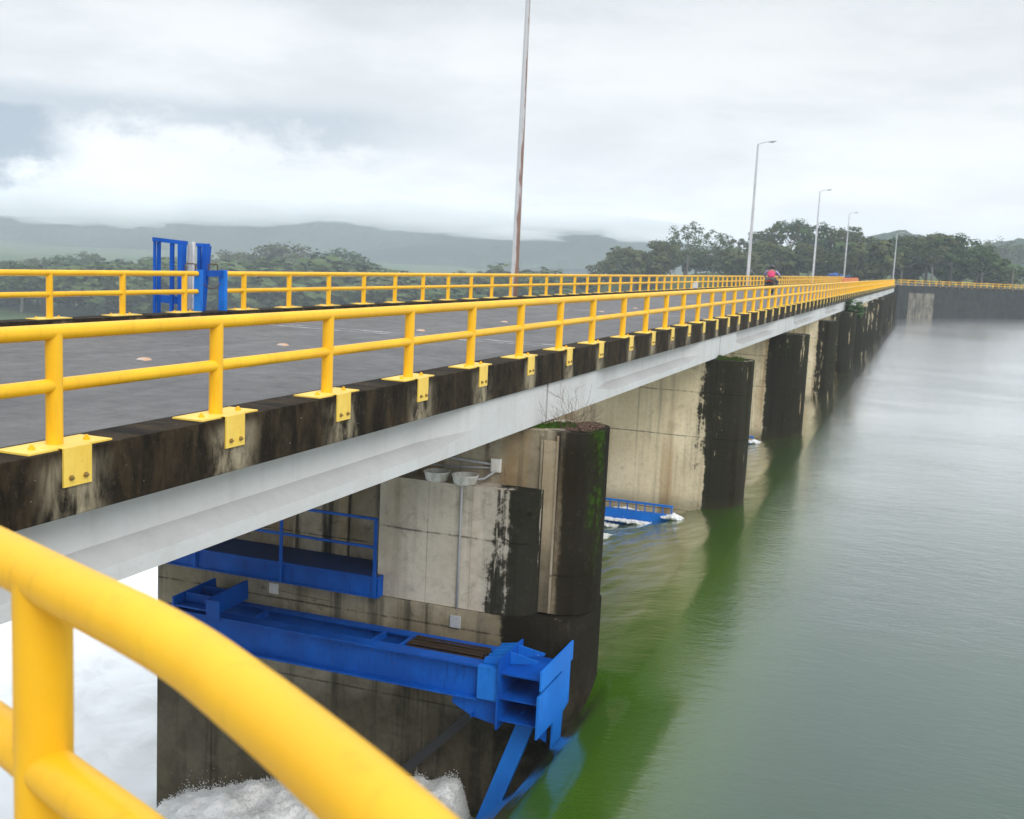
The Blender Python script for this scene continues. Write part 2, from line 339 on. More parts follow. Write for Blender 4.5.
def water_mat():
    mt = bpy.data.materials.new('green_reservoir_water'); mt.use_nodes = True; nt = NT(mt.node_tree); mt.node_tree.nodes.clear()
    raw = nt.n('ShaderNodeTexCoord').outputs['Object']; x, y, z = nt.xyz(raw)
    nb = nt.noise(nt.coords('Object', (0.22, 0.10, 1)), 1.0, 6, 0.6, 0.6); nb2 = nt.noise(nt.coords('Object', (0.9, 0.5, 1)), 1.0, 6, 0.6, 0.8)
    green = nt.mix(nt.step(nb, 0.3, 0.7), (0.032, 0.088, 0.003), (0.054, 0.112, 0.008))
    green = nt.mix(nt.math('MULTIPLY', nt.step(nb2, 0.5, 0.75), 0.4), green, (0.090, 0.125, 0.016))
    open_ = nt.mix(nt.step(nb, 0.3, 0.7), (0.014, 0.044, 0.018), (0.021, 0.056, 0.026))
    # bridge reflection painted into the colour: algae green near piers, grey-teal in the open
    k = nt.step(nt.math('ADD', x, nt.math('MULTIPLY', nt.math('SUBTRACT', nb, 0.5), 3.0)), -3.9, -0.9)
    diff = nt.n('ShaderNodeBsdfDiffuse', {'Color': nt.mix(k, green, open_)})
    h1 = nt.noise(nt.coords('Object', (1.0, 1.6, 1)), 1.1, 4, 0.6, 0.4)
    h2 = nt.noise(nt.coords('Object', (3.0, 8.5, 1)), 1.0, 4, 0.65, 0.3)
    h3 = nt.noise(nt.coords('Object', (0.25, 0.5, 1)), 1.0, 3, 0.5)
    h4 = nt.noise(nt.coords('Object', (9.0, 16.0, 1)), 1.0, 3, 0.6, 0.2)
    h = nt.math('ADD', nt.math('ADD', nt.math('MULTIPLY', h1, 0.40), nt.math('ADD', nt.math('MULTIPLY', h2, 0.30), nt.math('MULTIPLY', h4, 0.10))), nt.math('MULTIPLY', h3, 0.7))
    gust = nt.step(nt.noise(nt.coords('Object', (0.05, 0.09, 1)), 1.0, 4, 0.55), 0.35, 0.65)
    bn = nt.n('ShaderNodeBump', {'Height': h, 'Strength': nt.math('ADD', 0.16, nt.math('MULTIPLY', gust, 0.24)), 'Distance': 0.10})
    gl = nt.n('ShaderNodeBsdfGlossy', {'Color': (0.98, 0.98, 0.98, 1), 'Roughness': 0.15, 'Normal': bn.outputs[0]}); nt.set(diff.inputs['Normal'], bn.outputs[0])
    lw = nt.n('ShaderNodeLayerWeight', {'Blend': 0.5, 'Normal': bn.outputs[0]})
    fac = nt.math('ADD', nt.math('ADD', 0.012, nt.math('MULTIPLY', nt.math('POWER', lw.outputs['Facing'], 3.5), 0.97)), nt.math('MULTIPLY', nt.step(lw.outputs['Facing'], 0.74, 0.90), 0.30), clamp=True)
    mx = nt.n('ShaderNodeMixShader', {0: fac, 1: diff.outputs[0], 2: gl.outputs[0]})
    nt.n('ShaderNodeOutputMaterial', {'Surface': mx.outputs[0]})
    return mt
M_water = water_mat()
def foam_mat(name, a, bcol, sc):
    mt, nt, b = mat(name, 0.7)
    v = nt.coords('Object'); n = nt.noise(v, sc, 7, 0.65, 0.8)
    nt.set(b.inputs['Base Color'], nt.mix(nt.step(n, 0.30, 0.60), bcol, a))
    b.inputs['Specular IOR Level'].default_value = 0.2; b.inputs['Subsurface Weight'].default_value = 0.6; b.inputs['Subsurface Radius'].default_value = (0.12, 0.13, 0.13)
    bump(nt, b, nt.math('ADD', nt.noise(v, sc * 4, 6, 0.7), nt.noise(nt.coords('Object', (0.5, 2.4, 1)), sc * 2.2, 6, 0.7)), 0.4, 0.06); return mt
M_river = foam_mat('white_river_water', (0.96, 0.95, 0.91), (0.84, 0.84, 0.81), 0.9)
M_foam = foam_mat('splash_foam', (0.97, 0.97, 0.95), (0.62, 0.64, 0.62), 1.6)

def leaf_mat(name, a, bcol, yellow=0.0):
    mt, nt, b = mat(name, 0.7); b.inputs['Specular IOR Level'].default_value = 0.15
    oi = nt.n('ShaderNodeObjectInfo')
    n = nt.noise(nt.coords('Object'), 0.35, 4, 0.6)
    c = nt.mix(nt.step(n, 0.3, 0.7), a, bcol)
    c = nt.mix(nt.math('MULTIPLY', oi.outputs['Random'], 0.45), c, (0.060, 0.062, 0.020))
    nt.set(b.inputs['Base Color'], c)
    return mt
M_leaf = leaf_mat('tropical_foliage', (0.024, 0.056, 0.013), (0.056, 0.108, 0.026))
M_leaf3 = leaf_mat('olive_foliage', (0.045, 0.056, 0.016), (0.090, 0.100, 0.030))
M_leaf2 = leaf_mat('light_foliage', (0.045, 0.075, 0.024), (0.085, 0.125, 0.040))
M_bark, nt, b = mat('pale_bark', 0.9)
nt.set(b.inputs['Base Color'], nt.mix(nt.noise(nt.coords('Object', (3, 3, 0.4)), 1.5, 5, 0.6), (0.09, 0.08, 0.065), (0.30, 0.28, 0.24)))
M_grass = leaf_mat('moss_and_grass', (0.03, 0.07, 0.008), (0.06, 0.12, 0.015))
M_twig, nt, b = mat('dry_twigs', 0.9); b.inputs['Base Color'].default_value = (0.16, 0.095, 0.065, 1)
def land_mat(name, a, bcol, sc):
    mt, nt, b = mat(name, 0.95); b.inputs['Specular IOR Level'].default_value = 0.1; v = nt.coords('Object')
    n = nt.noise(v, sc, 8, 0.65); n2 = nt.noise(v, sc * 9, 5, 0.7)
    c = nt.mix(nt.step(n, 0.35, 0.65), a, bcol)
    c = nt.mix(nt.math('MULTIPLY', nt.step(n2, 0.45, 0.7), 0.6), c, tuple(q * 0.4 for q in a))
    nt.set(b.inputs['Base Color'], c); return mt
M_ground = land_mat('grassy_ground', (0.05, 0.085, 0.03), (0.10, 0.12, 0.05), 0.03)
M_hill = land_mat('forested_hills', (0.012, 0.026, 0.014), (0.045, 0.062, 0.036), 0.006)

# ------------------------------------------------------------------ layout numbers (metres; kerb top is z = 0, +Y runs along the bridge)
XN, XFAR = -5.99, -15.257            # rail lines
XFACE, XFACE2 = -5.79, -15.457       # fascia faces
Y0, SP, L = 6.487, 2.0, 16.2775      # first post, post spacing, span length
YJ0 = 5.35                           # first slab joint
YP = 17.55                           # first pier
ROAD = -0.2
WZ = -5.5
N_SPAN = 12
DECK_END = YJ0 + L * N_SPAN

# ------------------------------------------------------------------ terrain and water
def terrain_z(x, y):
    down = ss(-x, 14, 60)                                 # downstream of the barrage
    z = -14.0 * (1 - down) + (-20.0) * down
    bank = ss(-x - 0.25 * y, 90, 190)                     # far river bank on the left
    z = z + bank * (3.0 + 2.0 * fbm(x * 0.01, y * 0.01))
    r_ = ss(y - 0.35 * abs(min(0, x + 20)) - 1.85 * max(0.0, x + 2), 212, 246) * ss(x, -150, -50)   # right bank behind the dam
    z = z * (1 - r_) + r_ * (-1.2 + 2.5 * ss(y, 240, 420) + 0.8 * fbm(x * 0.02, y * 0.02))
    far = ss(math.hypot(x, y), 700, 2400)
    return z + far * 10
def stretch(a, b, n, p=2.2):
    out = []
    for i in range(n):
        t = -1 + 2 * i / (n - 1); out.append((abs(t) ** p) * (b if t > 0 else -a) * (1 if t > 0 else 1) * (1 if t > 0 else -1) * (1 if t > 0 else 1))
    return sorted(set(out))
bm = bmesh.new()
grid(bm, sorted([-((i / 60) ** 2) * 2600 for i in range(61)] + [((i / 30) ** 2) * 1500 for i in range(1, 31)]),
     sorted([-((i / 12) ** 2) * 300 for i in range(1, 13)] + [((i / 70) ** 2) * 2900 for i in range(71)]), terrain_z)
tag(obj('ground', bm, M_ground, smooth=True), kind='structure')

PIER_Y = [YP + L * i for i in range(0, 12)]
def water_z(x, y):
    # the first bay spills hard over its lowered gate; the others draw down gently
    w1 = 1 - ss(y, 16.9, 18.2)
    hard = interp(x, [(-13, -9.4), (-9, -9.0), (-7.0, -8.15), (-6.2, -7.58), (-5.8, -7.18), (-5.3, -6.6), (-4.9, -6.02), (-4.5, -5.66), (-4.0, -5.55), (-3.2, -5.5), (0, WZ)])
    near = ss(y, 1.5, 6)
    soft = interp(x, [(-13, -8.2), (-11, -7.1), (-8.7, -6.36), (-7.6, -6.14), (-6.6, -5.93), (-5.6, -5.70), (-5.0, -5.57), (-4.2, WZ), (0, WZ)])
    z = hard * w1 + soft * (1 - w1)
    if x < -4:
        z += 0.035 * fbm(x * 0.9, y * 0.9, 3.0) * ss(-x, 4, 6) + 0.045 * fbm(x * 2.6, y * 2.2, 7.0, 3) * ss(-x, 5.8, 7.2)
    return z
bm = bmesh.new()
xs = lin(-13, -3, 101) + [-2, -1, 0, 2, 4, 8, 14, 24, 40, 80, 160, 400, 1000]
ys = lin(-12, 60, 440) + lin(62, 230, 60)
grid(bm, xs, ys, water_z)
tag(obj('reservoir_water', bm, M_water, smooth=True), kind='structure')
def river_z(x, y):
    z = interp(x, [(-140, -18.5), (-80, -18), (-48, -14), (-30, -9.9), (-12, -9.55)])
    return z + 0.30 * fbm(x * 0.35, y * 0.8, 1.0) + 0.14 * fbm(x * 1.2, y * 2.6, 4.0, 4)
bm = bmesh.new()
grid(bm, sorted(lin(-45, -6, 110) + lin(-140, -46, 30)), lin(-14, 70, 150) + lin(72, 200, 40), river_z)
tag(obj('river_water', bm, M_river, smooth=True), kind='structure')

# white splash thrown up at the foot of the first pier
def splash(name, x0, x1, y0, y1, zfun, amp, drops, seed):
    r = random.Random(seed); bm = bmesh.new()
    nx = int((x1 - x0) / 0.035); ny = int((y1 - y0) / 0.05)
    def z(x, y):
        e = min(ss(x, x0, x0 + 0.6), ss(-x, -x1, -x1 + 0.5), ss(y, y0, y0 + 0.8))
        n = fbm(x * 0.9, y * 0.9, seed, 3); f = fbm(x * 5.0, y * 5.0, seed + 2, 5)
        return zfun(x) - 0.5 + e * (0.5 + amp * (0.5 + 0.55 * n + 0.10 * f))
    grid(bm, lin(x0, x1, nx), lin(y0, y1, ny), z)
    for i in range(drops):
        x = r.uniform(x0, x1); y = y1 - min(y1 - y0 - .3, r.expovariate(1 / 0.9)); plume = max(0.0, 0.35 + 1.3 * fbm(x * 1.3, y * 0.7, seed + 5, 3))
        h = min(amp * 1.1, r.expovariate(1.0) * amp * 0.16 * plume)
        s = r.uniform(0.003, 0.012) * (1.2 - h / (amp * 1.2))
        p = Vector((x, y, z(x, y) + h + 0.02)); q = Matrix.Rotation(r.uniform(0, 6), 3, Vector((r.random(), r.random(), 1)).normalized())
        vs = [bm.verts.new(p + q @ Vector(c) * s) for c in ((1, 0, -.7), (-1, 0, -.7), (0, 1, .7), (0, -1, .7))]
        for f in ((0, 1, 2), (0, 3, 1), (0, 2, 3), (1, 3, 2)): bm.faces.new([vs[k] for k in f])
    return tag(obj(name, bm, M_foam, smooth=True), kind='stuff')
def bed(x): return interp(x, [(-13, -8.95), (-12, -8.75), (-10.6, -8.25), (-8.8, -8.0), (-8.2, -8.1), (-7.4, -7.65), (-6.5, -7.45), (-6.2, -7.6)])
tag(splash('splash_foam', -12.6, -6.2, 11.5, 16.33, lambda x: bed(x), 0.55, 16000, 3), 'white water foaming against the foot of the nearest pier', 'foam')

# ------------------------------------------------------------------ hills
def ridge(name, prof, D, depth, material, rough=6.0, base=-22, seed=0, step=7):
    """a wooded ridge: crest height follows prof = [(u, v)] at distance D, body 'depth' metres thick"""
    bm = bmesh.new(); us = [prof[0][0] + i * step for i in range(int((prof[-1][0] - prof[0][0]) / step) + 1)]
    nt_ = 26
    rows = []
    for u in us:
        v = interp(u, prof); top = at_depth(u, v, D); dirn = Vector((top.x, top.y, 0)).normalized()
        hz = top.z - rough * 0.35; row = []
        for j in range(nt_):
            t = j / (nt_ - 1); s = (t - 0.45) * 2
            prof_h = max(0, 1 - abs(s) ** 1.7) if s < 0 else max(0, 1 - s ** 2 * 0.8)
            p = Vector((top.x, top.y, 0)) + dirn * (t - 0.45) * depth
            z = base + (hz - base) * prof_h
            z += rough * (0.55 * fbm(p.x * 0.008, p.y * 0.008, seed, 3) * prof_h + 0.5 * abs(fbm(p.x * 0.07, p.y * 0.07, seed, 3)) + 0.5 * abs(mnoise.noise((p.x * 0.17, p.y * 0.17, seed))))
            row.append(bm.verts.new((p.x, p.y, z)))
        rows.append(row)
    for a, b in zip(rows, rows[1:]):
        for j in range(nt_ - 1): bm.faces.new((a[j], b[j], b[j + 1], a[j + 1]))
    return tag(obj(name, bm, material), kind='structure')
ridge('hills', [(-260, 202), (-100, 205), (0, 209), (90, 213), (160, 218), (260, 214), (330, 219), (420, 224), (520, 231), (620, 236), (720, 246), (800, 262)], 1750, 700, M_hill, 9, seed=1)
ridge('hills', [(-260, 232), (-60, 236), (60, 240), (200, 243), (300, 246), (380, 247), (420, 240), (480, 238), (530, 234), (570, 226), (600, 226), (625, 232), (655, 240), (700, 262), (760, 275)], 1550, 520, M_hill, 6, seed=5)
ridge('hills', [(780, 268), (830, 252), (860, 240), (885, 232), (903, 228), (930, 238), (960, 248), (985, 243), (1010, 238), (1060, 235), (1200, 235)], 760, 300, M_hill, 6, seed=9)

# low cloud clinging to the hilltops: closed lumpy bodies of thin mist
M_mist = bpy.data.materials.new('low_cloud_mist'); M_mist.use_nodes = True
mt_ = M_mist.node_tree; mt_.nodes.clear()
pv = mt_.nodes.new('ShaderNodeVolumePrincipled'); pv.inputs['Color'].default_value = (1.0, 1.0, 1.0, 1); pv.inputs['Density'].default_value = 0.014
mo = mt_.nodes.new('ShaderNodeOutputMaterial'); mt_.links.new(pv.outputs[0], mo.inputs['Volume'])
def mist(u, v, D, wpx, hpx, seed, dep=160):
    p = at_depth(u, v, D); bm = bmesh.new()
    bmesh.ops.create_icosphere(bm, subdivisions=4, radius=1)
    rx, rz = wpx * D / FPX / 2, hpx * D / FPX / 2
    for vt in bm.verts:
        k = 1 + 0.45 * fbm(vt.co.x * 1.6 + seed, vt.co.y * 1.6, vt.co.z * 1.6, 4)
        vt.co = Vector((vt.co.x * rx * k, vt.co.y * dep * k, vt.co.z * rz * k))
    o = obj('mist', bm, M_mist, smooth=True); o.location = p; o.rotation_euler = (0, 0, math.atan2(RGT.y, RGT.x) - (u - 512) / FPX)
    return tag(o, None, None, kind='stuff')

mr = random.Random(12)
for i in range(26):
    u = -60 + i * 27 + mr.uniform(-12, 12); vb = interp(u, [(0, 205), (200, 210), (330, 212), (520, 222), (640, 229)])
    mist(u, vb + mr.uniform(-3, 5), mr.uniform(1330, 1480) if i % 2 else mr.uniform(1950, 2200), mr.uniform(70, 200), mr.uniform(12, 32), i, 140)
mist(570, 224, 1330, 110, 12, 40, 90); mist(640, 236, 1300, 70, 14, 41, 80); mist(500, 234, 1330, 120, 12, 44, 90)

# ------------------------------------------------------------------ bridge deck and girders
bridge = thing('road_bridge', 'long grey road bridge carried on the row of piers over the dam', 'bridge')
PW = 0.45
def kerb_bm(face, inner, ln):
    bm = bmesh.new()
    x0, x1 = sorted((face, inner)); box(bm, x0, x1, 0.012, ln - 0.012, -0.5, 0.0, None, 0.012); return bm
k_near = obj('kerb', kerb_bm(XFACE, XFACE - PW, L), M_kerb, bridge, loc=(0, YJ0 - L, 0))
k_far = obj('kerb', kerb_bm(XFACE2, XFACE2 + PW, L), M_kerb, bridge, loc=(0, YJ0 - L, 0))
bm = bmesh.new(); box(bm, XFACE2 + PW + 0.003, XFACE - PW - 0.003, 0.004, L - 0.004, -0.48, ROAD)
road = obj('road_surface', bm, M_asph, bridge, loc=(0, YJ0 - L, 0))
jts = []
for yy in (0.06, L - 0.42):
    bm = bmesh.new(); box(bm, XFACE2 + PW + 0.05, XFACE - PW - 0.05, yy, yy + 0.12, ROAD + 0.0005, ROAD + 0.004)
    jts.append(obj('expansion_joint', bm, M_mark, bridge, loc=(0, YJ0 - L, 0)))
for i in range(1, N_SPAN + 1):
    for o in (k_near, k_far, road, *jts): dup(o, bridge, (0, YJ0 - L + L * i, 0))
def girder_bm(xo, sgn, ln):
    """precast girder, outer face at xo looking towards sgn; web recessed between full end blocks"""
    def sec(yy, r):
        w = 0.20 * r
        P = [(0, -0.5), (-w, -0.502)] if False else None
        pts = [(-0.02 - w, -0.503), (-0.02 - w, -0.88), (-0.02, -0.88 - 0.13 * r), (-0.02, -1.15), (-0.62, -1.15), (-0.62, -0.88 - 0.13 * r), (-0.62 + w, -0.88), (-0.62 + w, -0.503)]
        return [Vector((xo + sgn * px, yy, pz)) for px, pz in pts]
    bm = bmesh.new(); loft(bm, [sec(0.045, 0), sec(2.9, 0), sec(4.3, 1), sec(ln - 4.6, 1), sec(ln - 3.1, 0), sec(ln - 0.045, 0)])
    bm.faces.ensure_lookup_table(); bmesh.ops.recalc_face_normals(bm, faces=bm.faces)
    for f in bm.faces:
        if 0.3 < f.normal.z < 0.98: f.material_index = 1
    return bm
g0 = obj('girder', girder_bm(XFACE - 0.03, 1, L), [M_girder, M_dust], bridge, loc=(0, YP - L, 0))
g1 = obj('girder', girder_bm(XFACE2 + 0.03, -1, L), [M_girder, M_dust], bridge, loc=(0, YP - L, 0))
g2 = obj('girder', girder_bm(-8.5, 1, L), [M_girder, M_dust], bridge, loc=(0, YP - L, 0))
g3 = obj('girder', girder_bm(-11.4, 1, L), [M_girder, M_dust], bridge, loc=(0, YP - L, 0))
for i in range(1, 12):
    for o in (g0, g1, g2, g3):
        dup(o, bridge, (0, YP - L + L * i, 0))

# ------------------------------------------------------------------ piers
HW = 0.72
def pier_outline(hw, xd, tip, nose, ex=2.6, n=18):
    pts = [(xd, -hw)]
    for i in range(n + 1):
        a = -math.pi / 2 + math.pi * i / n
        c, s = math.cos(a), math.sin(a)
        pts.append((tip - nose + nose * (abs(c) ** (2 / ex)), hw * math.copysign(abs(s) ** (2 / ex), s)))
    pts.append((xd, hw)); return pts
def pier_bm(hw, xd, tip, nose, z0, z1):
    bm = bmesh.new(); prism(bm, pier_outline(hw, xd, tip, nose), z0, z1); return bm
pier_words = {1: 'second pier from the camera with a broad black nose and rusty pale flank', 2: 'third pier from the camera, its black nose peeling to pale concrete at the waterline',
              3: 'fourth pier from the camera, all black nose beside a narrow pale flank', 4: 'fifth pier from the camera, under the hanging bush'}
def pier_name(i): return pier_words.get(i, 'dark far pier, number %s counted from the camera end' % ('one two three four five six seven eight nine ten eleven twelve'.split()[i]))
pier0 = None
for i in range(1, 11):
    if pier0 is None:
        pier0 = obj('bridge_pier', pier_bm(HW, -13.15, -4.78, 0.62, -14, -1.19), M_pier, loc=(0, PIER_Y[i], 0))
        smooth_by_angle(pier0, 35)
        for xx in (-6.15, -8.8, -11.7):
            bm = bmesh.new(); box(bm, xx - 0.25, xx + 0.25, -0.55, 0.55, -1.19, -1.155); obj('bearing_pad', bm, M_black, pier0)
        o = pier0
    else:
        o = dup(pier0, None, (0, PIER_Y[i], 0))
    tag(o, pier_name(i), 'bridge pier', 'piers of the long bridge')

# nearest pier: slotted shaft on a wider foot, with a rounded buttress on its flank (local y measured from the pier axis)
p1 = obj('bridge_pier', pier_bm(HW, -8.31, -4.78, 0.62, -4.2, -1.19), M_pier1, loc=(0, YP, 0)); smooth_by_angle(p1, 35)
tag(p1, 'nearest pier, with a mossy black nose, pale buttress and blue steelwork on its flank', 'bridge pier', 'piers of the long bridge')
for xx in (-6.15, -8.8, -11.7):
    bm = bmesh.new(); box(bm, xx - 0.25, xx + 0.25, -0.3, 0.55, -1.19, -1.155); obj('bearing_pad', bm, M_black, p1)
bm = bmesh.new(); box(bm, -12.9, -8.312, -0.36, 0.70, -4.2, -1.19); obj('recessed_wall', bm, M_pier1, p1)
o = obj('pier_foot', pier_bm(1.19, -12.75, -4.79, 0.90, -14, -4.22), M_low, p1); smooth_by_angle(o, 35)
bm = bmesh.new()
rr = 0.42; poly = [(-8.3, -HW + 0.02), (-8.3, -1.15), (-5.98 - 0.02, -1.15)]
for i in range(1, 9):
    a = -math.pi / 2 + (math.pi / 2) * i / 8; poly.append((-6.0 + rr * math.cos(a) * 1.05, -1.15 + rr + rr * math.sin(a)))
poly.append((-5.56, -HW + 0.02)); prism(bm, poly, -4.21, -2.15)
o = obj('buttress', bm, M_butt, p1); smooth_by_angle(o, 35)
M_strip = concrete('rinsed_concrete_strip', (0.56, 0.50, 0.38), (0.36, 0.31, 0.22), (0.010, 0.008, 0.005), streak=0.5, blot=0.6, rust=0.3, zdark=-3.1)
bm = bmesh.new(); box(bm, -5.60, -5.39, -HW - 0.028, -HW + 0.02, -4.19, -1.34); obj('slot_cover', bm, M_strip, p1)
bm = bmesh.new()
for xx, wd in ((-5.63, 0.03), (-5.372, 0.025)):
    bm = bmesh.new(); box(bm, xx - wd / 2, xx + wd / 2, -HW - 0.04, -HW + 0.01, -4.19, -1.25); obj('slot_rail', bm, M_pier1, p1)
for xa, xb in ((-9.25, -8.34), (-10.3, -9.3), (-11.4, -10.36)):   # panels of the recessed wall, west of the buttress
    bm = bmesh.new(); box(bm, xa, xb, -0.41, -0.355, -4.2, -1.25, None, 0.01)
    obj('wall_panel', bm, M_pier1, p1)

# moss, grass tufts and dry twigs on the pier heads
def tuft(name, c, rx, ry, h, n, material, seed, label, cat):
    r = random.Random(seed); bm = bmesh.new()
    cl_ = [(r.gauss(0, .45) * rx, r.gauss(0, .5) * ry, r.uniform(.3, 1)) for _ in range(9)]
    for i in range(n):
        cx_, cy_, q = r.choice(cl_); q = 1 - q; x = cx_ + r.gauss(0, .18) * rx; y = cy_ + r.gauss(0, .18) * ry
        hh = h * r.uniform(0.35, 1) * (1 - 0.5 * q); wdt = r.uniform(0.008, 0.02); dx, dy = r.uniform(-.5, .5) * hh, r.uniform(-.5, .5) * hh
        b0 = bm.verts.new((x - wdt, y, 0)); b1 = bm.verts.new((x + wdt, y + wdt, 0)); b2 = bm.verts.new((x + dx * .5 + wdt * .6, y + dy * .5, hh * .6)); b3 = bm.verts.new((x + dx, y + dy, hh))
        bm.faces.new((b0, b1, b2)); bm.faces.new((b0, b2, b3))
    o = obj(name, bm, material, loc=c); return tag(o, label, cat)
tuft('grass_tuft', (-5.62, YP - 0.2, -1.19), 0.30, 0.36, 0.10, 900, M_grass, 1, 'small green grass tuft at the girder joint on the nearest pier head', 'grass tuft')
tuft('grass_tuft', (-5.55, YP + L - 0.3, -1.19), 0.36, 0.35, 0.15, 700, M_grass, 2, 'green grass tuft on the head of the second pier', 'grass tuft')
bm = bmesh.new(); r = random.Random(4)
for i in range(700):
    a = r.uniform(0, 6.28); q = math.sqrt(r.random()); p = Vector((-5.18 + 0.33 * q * math.cos(a), 0.58 * q * math.sin(a), r.uniform(0, 0.03)))
    s = r.uniform(0.012, 0.035); rot = Matrix.Rotation(r.uniform(0, 6.28), 3, 'Z')
    vs = [bm.verts.new(p + rot @ Vector(c) * s) for c in ((1, 0, 0), (0, .5, .4), (-1, 0, .15), (0, -.5, .3))]
    bm.faces.new(vs)
tag(obj('moss', bm, M_twig, loc=(0, YP, -1.188)), 'brown leaf litter and moss covering the nearest pier head', 'moss', kind='stuff')
bm = bmesh.new(); r = random.Random(8)
def twig(p, d, ln, rad_, dep):
    pts = [p]; q = p.copy(); dd = d.copy()
    for i in range(4):
        dd = (dd + Vector((r.uniform(-.3, .3), r.uniform(-.3, .3), r.uniform(-.15, .25)))).normalized(); q = q + dd * ln / 4; pts.append(q.copy())
    tube(bm, pts, [rad_, rad_ * .85, rad_ * .7, rad_ * .55, rad_ * .35], 4, False)
    if dep > 0:
        for k in range(3):
            i = r.randint(1, 4); twig(pts[i], (dd + Vector((r.uniform(-.9, .9), r.uniform(-.9, .9), r.uniform(-.3, .7)))).normalized(), ln * 0.6, rad_ * 0.6, dep - 1)
for i in range(22): twig(Vector((-5.38 + r.uniform(-.2, .2), r.uniform(-.3, .3), 0)), Vector((r.uniform(-.2, 1.3), r.uniform(-.6, .6), r.uniform(.15, .8))).normalized(), r.uniform(.22, .55), 0.0038, 2)
tag(obj('dry_shrub', bm, M_twig, loc=(0, YP - 0.1, -1.185)), 'leafless brown shrub growing on the nearest pier head', 'dry shrub')

# ------------------------------------------------------------------ railings
TR = 0.0575
def post_proto(parent, side, bolts=True):
    """side = +1: bracket on the +x face of the kerb, -1: on the -x face"""
    bm = bmesh.new(); tube(bm, [(0, 0, 0.012), (0, 0, 0.845)], 0.062, 14, False)
    p = smooth_by_angle(obj('post', bm, M_yel, parent))
    bm = bmesh.new(); box(bm, -0.145, 0.165, -0.43, 0.43, 0.002, 0.016) if side > 0 else box(bm, -0.165, 0.145, -0.43, 0.43, 0.002, 0.016)
    obj('base_plate', bm, M_yelp, p)
    bm = bmesh.new()
    if side > 0: box(bm, 0.203, 0.218, -0.145, 0.145, -0.27, 0.0165); box(bm, 0.160, 0.218, -0.145, 0.145, 0.0165, 0.020)
    else: box(bm, -0.218, -0.203, -0.145, 0.145, -0.27, 0.0165); box(bm, -0.218, -0.160, -0.145, 0.145, 0.0165, 0.020)
    obj('bracket', bm, M_yelp, p)
    if bolts:
        for bx, by in ((0.05, -0.28), (0.05, 0.28)):
            bm = bmesh.new(); tube(bm, [(bx * side, by, 0.016), (bx * side, by, 0.035)], 0.026, 6); tube(bm, [(bx * side, by, 0.035), (bx * side, by, 0.052)], 0.013, 8)
            obj('bolt', bm, M_yel, p)
        for by in (-0.075, 0.075):
            bm = bmesh.new(); tube(bm, [(side * 0.218, by, -0.205), (side * 0.232, by, -0.205)], 0.022, 6); tube(bm, [(side * 0.232, by, -0.205), (side * 0.248, by, -0.205)], 0.011, 8)
            obj('bolt', bm, M_bolt, p)
    return p
def rail_tube(name, parent, x, y0, y1, z, r=TR):
    bm = bmesh.new(); tube(bm, [(x, y0, z), (x, y1, z)], r, 18); return smooth_by_angle(obj(name, bm, M_yel, parent))
def near_y(k): return Y0 + SP * k + 0.2775 * math.floor(k / 8)
near = thing('guard_railing', 'near yellow tube railing with bracketed posts along the upstream kerb', 'railing', (XN, 0, 0), group='yellow bridge railings')
proto = post_proto(near, 1); proto.location = (0, near_y(0), 0)
plain = None
for k in range(-2, 96):
    if k == 0: continue
    if k < 12: dup(proto, near, (0, near_y(k), 0))
    else:
        if plain is None: plain = post_proto(near, 1, False); plain.location = (0, near_y(k), 0)
        else: dup(plain, near, (0, near_y(k), 0))
def rail_runs(parent, runs):
    for a, b in runs:
        rail_tube('top_rail', parent, 0, a, b, 0.846); rail_tube('mid_rail', parent, 0, a, b, 0.452, 0.052)
cuts = [1.6] + [YJ0 + L * i for i in range(0, N_SPAN + 1)]
rail_runs(near, [(a + 0.012, b - 0.012) for a, b in zip(cuts, cuts[1:])])

FY = lambda k: 16.423 + SP * k + (0.258 if k >= 3 else 0) + 0.2775 * max(0, math.floor((k - 5) / 8) )
far = thing('guard_railing', 'far yellow tube railing along the downstream kerb, broken by a blue ladder gate', 'railing', (XFAR, 0, 0), group='yellow bridge railings')
fp = post_proto(far, -1); fp.location = (0, FY(0), 0); fplain = None
for k in range(-3, 97):
    if k == 0: continue
    if k < 8: dup(fp, far, (0, FY(k), 0))
    elif fplain is None: fplain = post_proto(far, -1, False); fplain.location = (0, FY(k), 0)
    else: dup(fplain, far, (0, FY(k), 0))
rail_runs(far, [(9.0, 20.86), (21.88, 35.0)] + [(35.02 + 16.2775 * i, 35.0 + 16.2775 * (i + 1)) for i in range(0, 11)])

# curved corner railing in front of the camera
corner = thing('guard_railing', 'curved yellow railing close to the camera, sweeping out of the bottom left corner', 'railing', (-1.6, 1.70, 0), group='yellow bridge railings')
ctrl = [(-5.6, 2.6), (-4.4, 2.62), (-3.2, 2.36), (-2.12, 1.960), (-1.61, 1.752), (-1.205, 1.582), (-0.93, 1.424), (-0.69, 1.27), (-0.545, 1.17), (-0.36, 1.035), (-0.12, 0.89), (0.2, 0.76), (0.6, 0.66), (1.2, 0.60), (3.0, 0.5)]
def catmull(P, n=8):
    P = [Vector((*p, 0)) for p in P]; out = []
    for i in range(len(P) - 1):
        a, b, c, d = P[max(i - 1, 0)], P[i], P[i + 1], P[min(i + 2, len(P) - 1)]
        for j in range(n):
            t = j / n; out.append(0.5 * ((2 * b) + (c - a) * t + (2 * a - 5 * b + 4 * c - d) * t * t + (3 * b - a - 3 * c + d) * t ** 3))
    out.append(P[-1]); return out
curve = catmull(ctrl)
base = Vector((-1.6, 1.70, 0))
